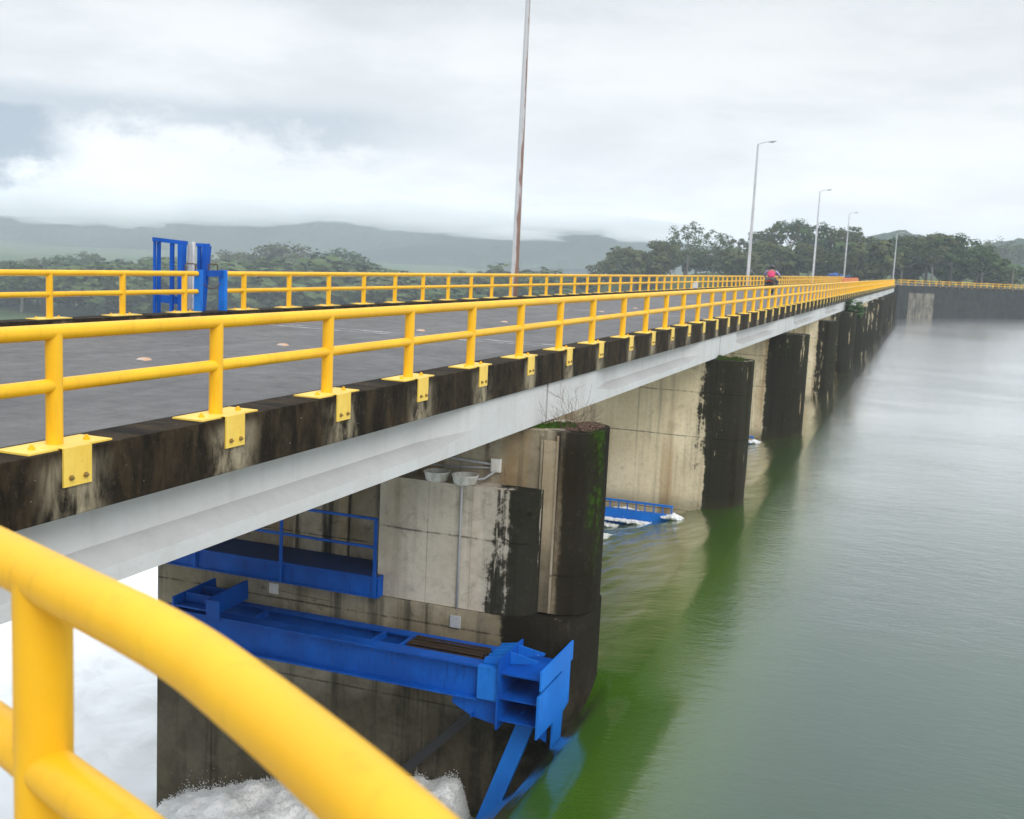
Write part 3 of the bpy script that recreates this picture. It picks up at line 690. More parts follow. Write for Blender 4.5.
for nm, z, r_ in (('top_rail', 0.846, TR), ('mid_rail', 0.43, 0.054)):
    bm = bmesh.new(); tube(bm, [p - base + Vector((0, 0, z)) for p in curve], r_, 28); smooth_by_angle(obj(nm, bm, M_yel, corner), 60)
for px, py in ((-1.68, 1.782), (-3.6, 2.48), (0.25, 0.745)):
    bm = bmesh.new(); tube(bm, [(px - base.x, py - base.y, 0.012), (px - base.x, py - base.y, 0.845)], 0.060, 24, False); q = smooth_by_angle(obj('post', bm, M_yel, corner))
    bm = bmesh.new(); box(bm, px - base.x - 0.2, px - base.x + 0.2, py - base.y - 0.14, py - base.y + 0.14, 0.002, 0.014); obj('base_plate', bm, M_yelp, q)
# the concrete head of the abutment the camera stands on
bm = bmesh.new()
edge = [(p.x + 0.05, p.y + 0.14) for p in curve if p.x > -5.5]
prism(bm, [(-5.6, -9)] + [(-5.6, 2.7)] + edge + [(3.1, -9)], -14, 0.0)
tag(obj('abutment', bm, M_grey), 'concrete abutment head carrying the curved yellow railing by the camera', 'abutment')

# ------------------------------------------------------------------ blue steelwork on the nearest pier
# (a) walkway with handrail hung on the flank
wk = thing('walkway', 'blue steel walkway with handrail hung on the flank of the nearest pier', 'walkway', (-8.19, 16.2, -3.84))
WX0, WX1 = -4.95, 0.0
bm = bmesh.new(); box(bm, WX0, WX1, 0.02, 0.92, -0.05, -0.012); 
M_mesh, nt, b = mat('blue_floor_plate', 0.6)
nt.set(b.inputs['Base Color'], nt.mix(nt.step(nt.noise(nt.coords('Object'), 9, 5, 0.7), 0.5, 0.75), (0.002, 0.03, 0.15), (0.012, 0.022, 0.06)))
obj('floor_plate', bm, M_mesh, wk)
bm = bmesh.new(); box(bm, WX0, WX1, -0.02, 0.016, -0.36, 0.0); box(bm, WX0, WX1, -0.06, -0.021, -0.03, 0.004); box(bm, WX0, WX1, -0.05, -0.021, -0.36, -0.335); obj('edge_beam', bm, M_blue, wk)
bm = bmesh.new(); box(bm, WX1 + 0.001, WX1 + 0.012, -0.02, 0.18, -0.36, 0.0); obj('end_plate', bm, M_blue, wk)
for xx in (-0.03, -1.83, -3.6, -4.8):
    bm = bmesh.new(); box(bm, xx - 0.03, xx + 0.03, -0.085, -0.062, -0.34, 1.0); obj('post', bm, M_blue, wk)
for zz in (1.0, 0.52):
    bm = bmesh.new(); box(bm, WX0, 0.0, -0.09, -0.058, zz - 0.022, zz + 0.022); obj('handrail', bm, M_blue, wk)
for xx in (-0.4, -2.2, -3.9):
    bm = bmesh.new(); box(bm, xx - 0.04, xx + 0.04, 0.02, 0.88, -0.30, -0.052); obj('cross_beam', bm, M_blue, wk)

# (b) gate arm: two parallel I-beams, ties, rusty bar bundle, end gussets, plates, brace
arm = thing('gate_arm', 'heavy blue steel gate arm of twin beams beside the foot of the nearest pier', 'gate arm', (-5.95, 15.25, -4.65))
def ibeam(bm, x0, x1, yc, ztop, h, fw, tw=0.03):
    box(bm, x0, x1, yc - fw / 2, yc + fw / 2, ztop - 0.03, ztop); box(bm, x0, x1, yc - tw / 2, yc + tw / 2, ztop - h + 0.03, ztop - 0.03); box(bm, x0, x1, yc - fw / 2, yc + fw / 2, ztop - h, ztop - h + 0.03)
bm = bmesh.new(); ibeam(bm, -5.9, 0.0, 0.11, 0, 0.56, 0.26); obj('front_beam', bm, M_blue, arm)
bm = bmesh.new(); ibeam(bm, -5.9, 0.0, 0.80, 0, 0.50, 0.20); obj('back_beam', bm, M_blue, arm)
bm = bmesh.new(); box(bm, -5.8, -0.1, 0.26, 0.66, -0.30, -0.27); obj('floor_plate', bm, M_mesh, arm)
for xx in (-1.45, -1.95, -4.2):
    bm = bmesh.new(); box(bm, xx - 0.03, xx + 0.03, 0.245, 0.695, -0.10, -0.005); obj('cross_tie', bm, M_blue, arm)
bm = bmesh.new(); r = random.Random(3)
for i in range(34):
    yy = 0.26 + 0.42 * i / 33 + r.uniform(-.01, .01); zz = -0.015 + r.uniform(-.04, .05)
    tube(bm, [(-1.36, yy, zz), (-0.7, yy + r.uniform(-.01, .01), zz + r.uniform(-.012, .012)), (-0.06, yy, zz)], 0.013, 6)
obj('bar_bundle', bm, M_bar, arm)
bm = bmesh.new(); box(bm, 0.0, 0.32, -0.02, 0.10, -0.52, -0.0); obj('end_block', bm, M_blueL, arm)     # stiffened end of the front beam
bm = bmesh.new()
box(bm, 0.335, 0.365, -0.06, 1.0, -0.95, 0.16, None); obj('end_plate', bm, M_blue, arm)
for i in range(5):                                       # fan of stiffener fins over the end plate
    bm = bmesh.new(); yy = 0.12 + 0.17 * i
    vs = [bm.verts.new(p) for p in ((0.33, yy, 0.155), (0.33, yy, -0.03), (0.02, yy, 0.0), (0.06, yy, 0.10))]
    f = bm.faces.new(vs); e = bmesh.ops.extrude_face_region(bm, geom=[f]); bmesh.ops.translate(bm, vec=(0, 0.02, 0), verts=[v for v in e['geom'] if isinstance(v, bmesh.types.BMVert)])
    obj('stiffener_fin', bm, M_blueL, arm)
for i in range(2):
    bm = bmesh.new(); yy = 0.40 + 0.36 * i
    vs = [bm.verts.new(p) for p in ((0.37, yy, 0.14), (0.37, yy, -0.06), (0.80, yy, 0.03), (0.82, yy, 0.07))]
    f = bm.faces.new(vs); e = bmesh.ops.extrude_face_region(bm, geom=[f]); bmesh.ops.translate(bm, vec=(0, 0.02, 0), verts=[v for v in e['geom'] if isinstance(v, bmesh.types.BMVert)])
    obj('stiffener_fin', bm, M_blueL, arm)
for zz in (-0.08, -0.47, -0.82):                         # shelves between end plate and skin
    bm = bmesh.new(); box(bm, 0.366, 1.0, 0.02, 0.98, zz - 0.012, zz + 0.012); obj('shelf_plate', bm, M_blue, arm)
bm = bmesh.new(); box(bm, 0.366, 0.94, 0.86, 0.90, -0.788, -0.074); obj('back_plate', bm, M_blue, arm)
for i in range(5):
    bm = bmesh.new(); yy = 0.2 + 0.13 * i; tube(bm, [(0.366, yy, -0.16 - 0.03 * i), (0.42, yy, -0.16 - 0.03 * i)], 0.028, 6); obj('bolt', bm, M_rust, arm)
# upstream skin plates, seen edge-on from the side
PXs = 1.04
bm = bmesh.new()
def yz_plate(bm, P, x, t):
    a = [bm.verts.new((x, p[0], p[1])) for p in P]; f = bm.faces.new(a); e = bmesh.ops.extrude_face_region(bm, geom=[f]); bmesh.ops.translate(bm, vec=(t, 0, 0), verts=[v for v in e['geom'] if isinstance(v, bmesh.types.BMVert)])
yz_plate(bm, [(-0.13, -0.19), (1.44, -0.19), (1.44, 0.12), (-0.13, 0.12)], PXs, 0.03); obj('skin_plate', bm, M_blueL, arm)
bm = bmesh.new(); yz_plate(bm, [(-0.13, -0.95), (-0.13, -0.28), (0.98, -0.28), (0.98, -0.15), (1.44, -0.15), (1.44, -0.92), (1.15, -0.98), (1.10, -1.45), (0.66, -1.45), (0.66, -0.97)], PXs - 0.032, 0.03); obj('skin_plate', bm, M_blueL, arm)
bm = bmesh.new(); yz_plate(bm, [(0.30, -0.82), (0.60, -0.82), (0.60, -1.30), (0.2, -1.05)], PXs - 0.1, 0.02); obj('back_plate', bm, M_blue, arm)
bm = bmesh.new(); yz_plate(bm, [(0.0, 0)] * 0 or [(0.0, -0.8), (0.3, -0.8), (0.3, -0.95), (0.0, -0.85)], -0.1, 0.02)
prismv = [(-0.45, -0.565), (0.33, -0.565), (0.33, -0.95), (-0.1, -0.88), (-0.45, -0.72)]
a_ = [bm.verts.new((p[0], 0.10, p[1])) for p in prismv]; f = bm.faces.new(a_); e = bmesh.ops.extrude_face_region(bm, geom=[f]); bmesh.ops.translate(bm, vec=(0, 0.04, 0), verts=[v for v in e['geom'] if isinstance(v, bmesh.types.BMVert)])
obj('gusset_plate', bm, M_blue, arm)
bm = bmesh.new(); bar(bm, (0.72, 0.45, -0.83), (-0.02, 0.45, -2.95), 0.12, 0.27); obj('brace', bm, M_blueL, arm)
bm = bmesh.new(); bar(bm, (0.0, 0.75, -0.75), (-1.9, 0.75, -2.75), 0.10, 0.15); obj('strut', bm, M_black, arm)
# trestle head at the downstream end
bm = bmesh.new(); bar(bm, (-4.88, -0.08, 0.13), (-4.80, 0.98, 0.20), 0.04, 0.34); obj('trestle_beam', bm, M_blue, arm)
bm = bmesh.new(); bar(bm, (-5.58, -0.05, 0.10), (-5.46, 0.98, 0.18), 0.04, 0.26); obj('trestle_beam', bm, M_blue, arm)
for yy in (0.18, 0.62):
    bm = bmesh.new(); box(bm, -5.50, -4.86, yy, yy + 0.03, 0.105, 0.26); obj('trestle_rib', bm, M_blue, arm)
bm = bmesh.new(); box(bm, -4.858, -4.62, -0.10, -0.07, -0.03, 0.30); obj('trestle_foot', bm, M_blue, arm)
bm = bmesh.new(); box(bm, -5.54, -4.90, -0.04, 0.95, 0.07, 0.10)
obj('trestle_head', bm, M_blue, arm)

# (c) conduits, junction boxes and the two tubs
M_pvc, nt, b = mat('grey_plastic', 0.5); nt.set(b.inputs['Base Color'], nt.mix(nt.noise(nt.coords('Object'), 5, 4), (0.30, 0.31, 0.32), (0.45, 0.46, 0.47)))
M_wplas, nt, b = mat('dirty_white_plastic', 0.55); nt.set(b.inputs['Base Color'], nt.mix(nt.step(nt.noise(nt.coords('Object', (1, 1, .4)), 9, 5, .7), .4, .75), (0.84, 0.83, 0.79), (0.52, 0.48, 0.40)))
cdn = thing('electric_conduit', 'thin grey conduit with junction boxes running down the pale buttress', 'conduit', (-6.82, 16.38, -4.45))
bm = bmesh.new(); tube(bm, [(0, 0, 0.1), (0, 0, 2.32), (0.02, 0.05, 2.38), (0.28, 0.25, 2.40), (0.42, 0.40, 2.52)], 0.02, 10); obj('pipe', bm, M_pvc, cdn, smooth=True)
bm = bmesh.new(); box(bm, -0.09, 0.09, -0.06, 0.02, -0.08, 0.12, None, 0.01); obj('junction_box', bm, M_pvc, cdn)
bm = bmesh.new(); box(bm, 0.33, 0.50, 0.38, 0.447, 2.50, 2.72, None, 0.01); obj('junction_box', bm, M_wplas, cdn)
bm = bmesh.new(); tube(bm, [(0.33, 0.42, 2.62), (-0.7, 0.42, 2.66), (-1.6, 0.42, 2.70)], 0.022, 8); tube(bm, [(0.33, 0.42, 2.56), (-0.4, 0.42, 2.50), (-1.4, 0.42, 2.52)], 0.016, 8); obj('pipe', bm, M_pvc, cdn, smooth=True)
bm = bmesh.new(); tube(bm, [(-0.05, -0.005, 0.0), (-1.4, -0.005, -0.03), (-2.6, -0.01, 0.0), (-3.4, -0.01, 0.03)], 0.012, 8); obj('cable', bm, M_rust, cdn, smooth=True)
bm = bmesh.new(); box(bm, -3.56, -3.38, -0.04, 0.01, -0.04, 0.15, None, 0.01); obj('junction_box', bm, M_wplas, cdn)
def tub(loc, label):
    bm = bmesh.new(); n = 28; prof = [(0.001, 0.0), (0.155, 0.0), (0.185, 0.02), (0.215, 0.14), (0.225, 0.145), (0.225, 0.16), (0.20, 0.16), (0.195, 0.14), (0.165, 0.035), (0.001, 0.03)]
    R = [[bm.verts.new((r_ * math.cos(6.28319 * k / n), r_ * math.sin(6.28319 * k / n), z)) for k in range(n)] for r_, z in prof]
    for a, b in zip(R, R[1:]):
        for k in range(n): bm.faces.new((a[k], a[(k + 1) % n], b[(k + 1) % n], b[k]))
    o = obj('floodlight', bm, M_wplas, loc=loc); smooth_by_angle(o, 50); return tag(o, label, 'lamp bowl', 'white bowls on the buttress ledge')
tub((-7.33, 16.52, -2.147), 'white round bowl on the buttress ledge, the one farther from the conduit')
tub((-6.82, 16.50, -2.147), 'white round bowl on the buttress ledge above the vertical conduit')

# (d) blue lattice beams at the water line of the next bays
def lip_beam(name, yc, x1, ztop, label):
    t = thing(name, label, 'gate beam', (x1, yc, ztop), 0, 'half sunk gate beams')
    bm = bmesh.new(); box(bm, -6, 0, -0.05, 0.05, -0.05, 0.0); obj('top_rail', bm, M_blueL, t)
    bm = bmesh.new()
    for i in range(22): box(bm, -0.05 - i * 0.27, -0.02 - i * 0.27, -0.02, 0.02, -0.28, -0.051)
    obj('lattice', bm, M_blueL, t)
    bm = bmesh.new(); box(bm, -6, 0.01, -0.10, 0.10, -0.85, -0.281); obj('beam', bm, M_blueL, t)
    return t
lip_beam('gate_beam', 32.05, -6.56, -5.52, 'blue lattice topped gate beam awash between the first and second piers')
lip_beam('gate_beam', 32.05 + L, -6.60, -5.62, 'blue gate beam awash between the second and third piers')
def foam_streak(loc, lx, ly, h, seed):
    bm = bmesh.new(); r = random.Random(seed)
    for i in range(1500):
        x = r.gauss(0, 0.42) * lx; y = r.gauss(0, 0.4) * ly; s = r.uniform(0.006, 0.036) * (0.5 + h / 0.3)
        m_ = Matrix.Translation((x, y, r.uniform(-0.05, 0.28) * h * max(0.1, 1 - abs(x / lx)))) @ Matrix.Diagonal((s * 1.5, s, s * 0.9, 1))
        bmesh.ops.create_icosphere(bm, subdivisions=1, radius=1, matrix=m_)
    return tag(obj('foam_streak', bm, M_foam, smooth=True, loc=loc), 'white foam curling along the blue gate beam', 'foam', kind='stuff')
foam_streak((-7.7, 31.8, water_z(-7.6, 31.8) + 0.03), 1.4, 0.16, 0.16, 1)
foam_streak((-8.6, 31.75, water_z(-8.5, 31.8) + 0.03), 1.2, 0.16, 0.22, 7)
foam_streak((-6.55, 32.0, water_z(-6.5, 32) + 0.04), 0.28, 0.20, 0.26, 2)
foam_streak((-8.2, 30.2, water_z(-8.2, 30.2) + 0.01), 0.7, 0.25, 0.10, 3)
foam_streak((-6.6, 32.0 + L, water_z(-6.6, 32 + L) + 0.05), 0.35, 0.22, 0.25, 4)
foam_streak((-8.2, 32.75, water_z(-8.2, 32.7) + 0.25), 0.6, 0.1, 0.3, 5)

def far_pt(u, z, x):                                     # y on the line x=const seen at column u
    lo, hi = 5.0, 900.0
    for _ in range(60):
        mid_ = (lo + hi) / 2; d = Vector((x, mid_, z)) - CAM
        if 512 + FPX * d.dot(RGT) / d.dot(FWD) < u: lo = mid_
        else: hi = mid_
    return lo
# ------------------------------------------------------------------ ladder gate and cage at the far kerb
lg = thing('ladder_gate', 'blue steel ladder cage and gate posts in a gap of the far railing', 'ladder', (XFAR, 21.0, 0))
for yy in (-0.06, 0.86):
    bm = bmesh.new(); box(bm, -0.09, 0.07, yy - 0.06, yy + 0.06, -0.02, 0.93, None, 0.008); obj('gate_post', bm, M_blueL, lg)
bm = bmesh.new(); box(bm, -0.05, 0.03, 0.30, 0.795, 0.78, 0.92); obj('gate_bar', bm, M_blue, lg)
bm = bmesh.new(); pts = [(0, 0.1 + 0.65 * i / 8, 0.62 - 0.12 * math.sin(math.pi * i / 8)) for i in range(9)]; tube(bm, pts, 0.012, 6); obj('chain', bm, M_rust, lg)
for y0_ in (-0.55, 0.28):
    bm = bmesh.new(); tube(bm, [(0.0, y0_, 0.92), (0.0, y0_, 1.03), (0.0, y0_ + 0.05, 1.06), (0.0, y0_ + 0.30, 1.06), (0.0, y0_ + 0.35, 1.03), (0.0, y0_ + 0.35, 0.92)], 0.014, 6)
    obj('grab_handle', bm, M_rust, lg)
def cy(u, x, z=0.8): return far_pt(u, z, XFAR + x) - 21.0
def vbar(u, x, z0, z1, w0, nm='cage_bar', u2=None, w1=None):
    bm = bmesh.new(); a = Vector((x, cy(u, x), z0)); c = Vector((x, cy(u if u2 is None else u2, x), z1)); w1 = w1 or w0
    loft(bm, [[p + Vector((sx * ww / 2, sy * ww / 2, 0)) for sx, sy in ((-1, -1), (1, -1), (1, 1), (-1, 1))] for p, ww in ((a, w0), (c, w1))]); obj(nm, bm, M_blue, lg)
vbar(154.6, -1.10, -1.6, 1.52, .05); vbar(158.8, -1.05, -1.6, 1.52, .065); vbar(172.0, -0.85, -1.6, 1.50, .075); vbar(180.3, -0.60, -1.6, 1.47, .06, 'cage_bar', 182.0, .145)
bm = bmesh.new(); bar(bm, (-1.12, cy(152.5, -1.12, 1.5), 1.555), (-0.62, cy(187.5, -0.62, 1.5), 1.50), .10, .09); obj('top_ring', bm, M_blue, lg)
bm = bmesh.new(); bar(bm, (-1.12, cy(156, -1.12, 0.2), 0.24), (-0.55, cy(192, -0.55, 0.2), 0.18), .07, .17); obj('mid_ring', bm, M_blue, lg)
vbar(199.2, -0.36, 0.0, 1.44, .07, 'stile'); vbar(202.8, -0.22, -0.03, 1.46, .10, 'stile', 206.6, .15)
bm = bmesh.new(); bar(bm, (-0.40, cy(196.5, -0.40, 1.48), 1.475), (-0.22, cy(209.5, -0.22, 1.48), 1.475), .10, .075); obj('top_ring', bm, M_blue, lg)
bm = bmesh.new(); tube(bm, [(-0.55, cy(190, -0.55, 1.2), 0.0), (-0.55, cy(190, -0.55, 1.2), 1.48)], 0.055, 8); obj('cable_mast', bm, M_pvc, lg)
bm = bmesh.new(); tube(bm, [(-0.60, cy(193.3, -0.60, 1.2), 0.0), (-0.60, cy(193.3, -0.60, 1.2), 1.54)], 0.035, 8); obj('cable_mast', bm, M_wplas, lg)

# ------------------------------------------------------------------ lamp posts
M_pole = concrete('galvanised_pole', (0.52, 0.52, 0.53), (0.42, 0.42, 0.43), (0.16, 0.14, 0.12), streak=0.25, rough=0.55)
def rusty_pole():
    mt, nt, b = mat('rusting_pole', 0.6); raw = nt.n('ShaderNodeTexCoord').outputs['Object']; x, y, z = nt.xyz(raw)
    n = nt.noise(nt.coords('Object', (6, 6, 0.8)), 1.2, 6, 0.7)
    k = nt.step(nt.math('ADD', nt.math('ADD', nt.math('MULTIPLY', x, 2.6), n), nt.math('MULTIPLY', nt.math('SUBTRACT', 1.0, nt.step(z, 0.0, 6.0)), 0.15)), 0.62, 0.80)
    nt.set(b.inputs['Base Color'], nt.mix(k, (0.46, 0.46, 0.47), (0.20, 0.115, 0.085))); return mt
M_polr = rusty_pole()
M_lens, nt, b = mat('lamp_lens', 0.3); b.inputs['Base Color'].default_value = (0.3, 0.3, 0.3, 1)
def lamp(y, x, label, rusty=False, h=12.6):
    t = thing('street_lamp', label, 'street lamp', (x, y, -0.45), 0, 'street lamps along the far railing'); h += 0.45
    bm = bmesh.new(); tube(bm, [(0, 0, 0), (0, 0, h * 0.5), (0, 0, h)], [0.155, 0.125, 0.085], 10); smooth_by_angle(obj('pole', bm, M_polr if rusty else M_pole, t), 30)
    bm = bmesh.new(); box(bm, -0.22, 0.22, -0.22, 0.22, -0.3, 0.42, None, 0.02); obj('footing', bm, M_grey, t)
    bm = bmesh.new(); tube(bm, [(0, 0, h - 0.15), (0.12, 0.02, h + 0.02), (0.5, 0.05, h + 0.16), (0.95, 0.08, h + 0.24)], 0.035, 8); obj('arm', bm, M_pole, t, smooth=True)
    bm = bmesh.new(); secs = []
    for k, (xx, wy, wz) in enumerate(((0.82, .05, .04), (0.95, .13, .06), (1.25, .17, .08), (1.5, .13, .06), (1.62, .04, .02))):
        secs.append([Vector((xx, 0.08 + wy * math.cos(a), h + 0.22 + 0.10 * (xx - .8) + wz * math.sin(a))) for a in [6.2832 * j / 10 for j in range(10)]])
    loft(bm, secs); hd = smooth_by_angle(obj('lamp_head', bm, M_pole, t), 50)
    bm = bmesh.new(); box(bm, 1.05, 1.40, -0.01, 0.17, h + 0.145, h + 0.185); obj('lens', bm, M_lens, hd)
    return t
XL = XFAR - 0.5
lamp(42.4, XL, 'nearest lamp post, a rust streaked pole rising out of the top of the picture', True)
lamp(103.3, XL, 'second lamp post along the far railing, tall pale pole left of the motorcyclist')
lamp(162.4, XL, 'third lamp post along the far railing, right of the motorcyclist')
lamp(221.1, XL, 'fourth lamp post, standing by the orange barriers and blue tarpaulin')
pL = at_depth(893, 279, 240); lamp(pL.y, pL.x, 'farthest and smallest lamp post, standing against dark trees at the bridge end', False, 10.4)

# ------------------------------------------------------------------ motorcycle and rider (built at local scale, heading +Y)
def skin_figure(name, verts, edges, material, parent=None, loc=None, sub=2):
    me = bpy.data.meshes.new(name); me.from_pydata([v[0] for v in verts], edges, [])
    o = bpy.data.objects.new(name, me); C.objects.link(o)
    md = o.modifiers.new('skin', 'SKIN')
    for i, v in enumerate(verts):
        sv = me.skin_vertices[0].data[i]; r_ = v[1]; sv.radius = r_ if isinstance(r_, tuple) else (r_, r_); sv.use_root = (i == 0)
    o.modifiers.new('sub', 'SUBSURF').levels = sub
    dg = bpy.context.evaluated_depsgraph_get(); ev = o.evaluated_get(dg); nm = bpy.data.meshes.new_from_object(ev)
    o.modifiers.clear(); o.data = nm
    for p in nm.polygons: p.use_smooth = True
    nm.materials.clear()
    for m_ in (material if isinstance(material, list) else [material]): nm.materials.append(m_)
    if parent: o.parent = parent
    if loc is not None: o.location = loc
    return o
SC = 1.27
RX, RY = -10.72, 81.3
def simple(name, col, rough=0.7):
    mt, nt, b = mat(name, rough); n = nt.noise(nt.coords('Object'), 8, 4, .6)
    nt.set(b.inputs['Base Color'], nt.mix(n, tuple(c * 0.7 for c in col), col)); return mt
M_skin = simple('skin', (0.36, 0.20, 0.13)); M_pink = simple('pink_vest_cloth', (0.72, 0.05, 0.17)); M_grayc = simple('grey_trouser_cloth', (0.10, 0.10, 0.11))
M_plaid, nt, b = mat('lilac_plaid_cloth', 0.8)
ck = nt.n('ShaderNodeTexChecker', {'Vector': nt.coords('Object'), 'Color1': (0.50, 0.42, 0.62, 1), 'Color2': (0.30, 0.24, 0.45, 1), 'Scale': 14}); nt.set(b.inputs['Base Color'], ck.outputs[0])
M_helm = simple('black_helmet_shell', (0.02, 0.02, 0.022), 0.25); M_bikeb = simple('dark_bike_plastic', (0.03, 0.03, 0.032), 0.4)
M_metal = simple('bike_metal', (0.35, 0.35, 0.36), 0.35); M_redl = simple('red_lens', (0.5, 0.02, 0.015), 0.3); M_orl = simple('orange_lens', (0.7, 0.2, 0.02), 0.3)
bike = thing('motorcycle', 'small dark motorcycle ridden away along the bridge road', 'motorcycle', (RX, RY, ROAD + 0.004)); bike.scale = (1.45, 1.27, 1.14)
def wheel(yc):
    bm = bmesh.new(); n = 28; R_, r_ = 0.235, 0.055
    rings = []
    for k in range(n):
        a = 6.28319 * k / n; rings.append([bm.verts.new(((r_ * math.cos(b_)), (R_ + r_ * math.sin(b_)) * math.cos(a), (R_ + r_ * math.sin(b_)) * math.sin(a))) for b_ in [6.28319 * j / 10 for j in range(10)]])
    for i in range(n):
        for j in range(10): bm.faces.new((rings[i][j], rings[(i + 1) % n][j], rings[(i + 1) % n][(j + 1) % 10], rings[i][(j + 1) % 10]))
    wq = obj('wheel', bm, M_black, bike, True, (0, yc, 0.29))
    bm = bmesh.new(); tube(bm, [(-0.05, 0, 0), (0.05, 0, 0)], 0.05, 12)
    for k in range(8): a = 6.28319 * k / 8; bar(bm, (0, 0.04 * math.cos(a), 0.04 * math.sin(a)), (0, 0.2 * math.cos(a), 0.2 * math.sin(a)), 0.012, 0.012)
    obj('rim', bm, M_metal, wq)
wheel(-0.62); wheel(0.62)
bm = bmesh.new(); loft(bm, [[Vector((wx * math.cos(a), yy, zz + wz * math.sin(a))) for a in [6.2832 * j / 12 for j in range(12)]] for yy, zz, wx, wz in ((-0.95, .86, .03, .02), (-0.8, .82, .10, .06), (-0.45, .72, .13, .13), (0.0, .68, .14, .2), (.3, .78, .15, .16), (.5, .85, .1, .12), (.6, .9, .04, .05))]); smooth_by_angle(obj('body', bm, M_bikeb, bike), 60)
bm = bmesh.new(); loft(bm, [[Vector((wx * math.cos(a), yy, zz + 0.05 * math.sin(a))) for a in [6.2832 * j / 12 for j in range(12)]] for yy, zz, wx in ((-0.85, .90, .06), (-.7, .89, .14), (-.3, .83, .15), (.1, .82, .11), (.14, .82, .03))]); smooth_by_angle(obj('saddle', bm, M_black, bike), 60)
bm = bmesh.new(); tube(bm, [(-0.36, .36, 1.06), (-.2, .46, 1.04), (0, .5, 1.0), (.2, .46, 1.04), (.36, .36, 1.06)], 0.016, 8); obj('handlebar', bm, M_metal, bike, True)
for s in (-1, 1):
    bm = bmesh.new(); tube(bm, [(s * .26, .42, 1.05), (s * .34, .42, 1.2)], .008, 6); bmesh.ops.create_icosphere(bm, subdivisions=2, radius=0.06, matrix=Matrix.Translation((s * .36, .42, 1.23)) @ Matrix.Diagonal((1, .4, .7, 1))); obj('mirror', bm, M_bikeb, bike, True)
    bm = bmesh.new(); tube(bm, [(s * .1, .52, .92), (s * .09, .62, .29)], 0.024, 8); obj('fork', bm, M_metal, bike, True)
    bm = bmesh.new(); bmesh.ops.create_icosphere(bm, subdivisions=2, radius=0.035, matrix=Matrix.Translation((s * .16, -.82, .78))); obj('turn_signal', bm, M_orl, bike, True)
    bm = bmesh.new(); tube(bm, [(s * .08, -.62, .29), (s * .10, .05, .38)], .025, 8); obj('swing_arm', bm, M_metal, bike, True)
bm = bmesh.new(); box(bm, -.09, .09, -.965, -.90, .80, .87, None, .012); obj('tail_light', bm, M_redl, bike)
bm = bmesh.new(); tube(bm, [(.16, -.9, .42), (.15, -.3, .34), (.1, .15, .34)], [.05, .045, .025], 10); obj('exhaust', bm, M_metal, bike, True)
bm = bmesh.new(); box(bm, -.11, .11, -.90, -.87, .30, .72, None, .01); obj('mudguard', bm, M_bikeb, bike)
# rider: one skinned body, clothing as children
rider = thing('person', 'motorcycle rider seen from behind in pink vest, lilac plaid sleeves and black helmet', 'person', (RX, RY, ROAD + 0.004)); rider.scale = (1.55, 1.27, 1.14)
V = [((0, -.32, .93), (.15, .13)), ((0, -.30, 1.08), (.145, .11)), ((0, -.24, 1.28), (.165, .11)), ((0, -.19, 1.42), (.15, .09)), ((0, -.16, 1.50), .06), ((0, -.13, 1.60), (.085, .10)), ((0, -.12, 1.68), (.075, .09))]
Ed = [(0, 1), (1, 2), (2, 3), (3, 4), (4, 5), (5, 6)]
for s in (-1, 1):
    i = len(V); V += [((s * .19, -.18, 1.42), .065), ((s * .31, -.02, 1.22), .05), ((s * .34, .22, 1.10), .037), ((s * .34, .31, 1.085), .04)]
    Ed += [(3, i), (i, i + 1), (i + 1, i + 2), (i + 2, i + 3)]
    i = len(V); V += [((s * .13, -.25, .90), .095), ((s * .26, .16, .80), .072), ((s * .22, .02, .42), .052), ((s * .22, .0, .33), .042), ((s * .23, .14, .30), .04)]
    Ed += [(0, i), (i, i + 1), (i + 1, i + 2), (i + 2, i + 3), (i + 3, i + 4)]
body = skin_figure('body', V, Ed, M_skin, rider)
def fingers(parent, c, s):
    bm = bmesh.new()
    for k in range(4):
        x_ = s * (0.028 - k * 0.018); ln = (.07, .078, .074, .06)[k]
        tube(bm, [(x_, 0, .02), (x_, ln * .5, .022), (x_, ln * .7, -.015), (x_, ln * .45, -.04)], [.009, .009, .008, .006], 6)
    tube(bm, [(-s * .04, -.01, .0), (-s * .05, .02, -.02), (-s * .03, .04, -.035)], [.011, .01, .007], 6)
    obj('hand', bm, M_skin, parent, True, c)
for s in (-1, 1): fingers(rider, (s * .34, .33, 1.085), s)
vest = skin_figure('vest', [((0, -.315, 1.02), (.165, .13)), ((0, -.30, 1.12), (.175, .135)), ((0, -.24, 1.28), (.20, .137)), ((0, -.195, 1.42), (.19, .115)), ((0, -.175, 1.46), (.10, .08))], [(0, 1), (1, 2), (2, 3), (3, 4)], M_pink, rider)
for s in (-1, 1): skin_figure('sleeve', [((s * .14, -.18, 1.42), .082), ((s * .20, -.17, 1.41), .08), ((s * .315, -.02, 1.215), .066), ((s * .345, .20, 1.11), .05)], [(0, 1), (1, 2), (2, 3)], M_plaid, rider)
skin_figure('trousers', [((0, -.32, .93), (.175, .15))] + [(p, r_) for s in (-1, 1) for p, r_ in (((s * .13, -.25, .90), .112), ((s * .262, .165, .80), .087), ((s * .222, .02, .40), .066))], [(0, 1), (1, 2), (2, 3), (0, 4), (4, 5), (5, 6)], M_grayc, rider)
for s in (-1, 1):
    bm = bmesh.new(); bmesh.ops.create_icosphere(bm, subdivisions=2, radius=1, matrix=Matrix.Translation((s * .232, .09, .295)) @ Matrix.Diagonal((.055, .14, .055, 1))); obj('shoe', bm, M_black, rider, True)
bm = bmesh.new(); bmesh.ops.create_uvsphere(bm, u_segments=24, v_segments=16, radius=1, matrix=Matrix.Translation((0, -.125, 1.665)) @ Matrix.Diagonal((.132, .155, .145, 1)))
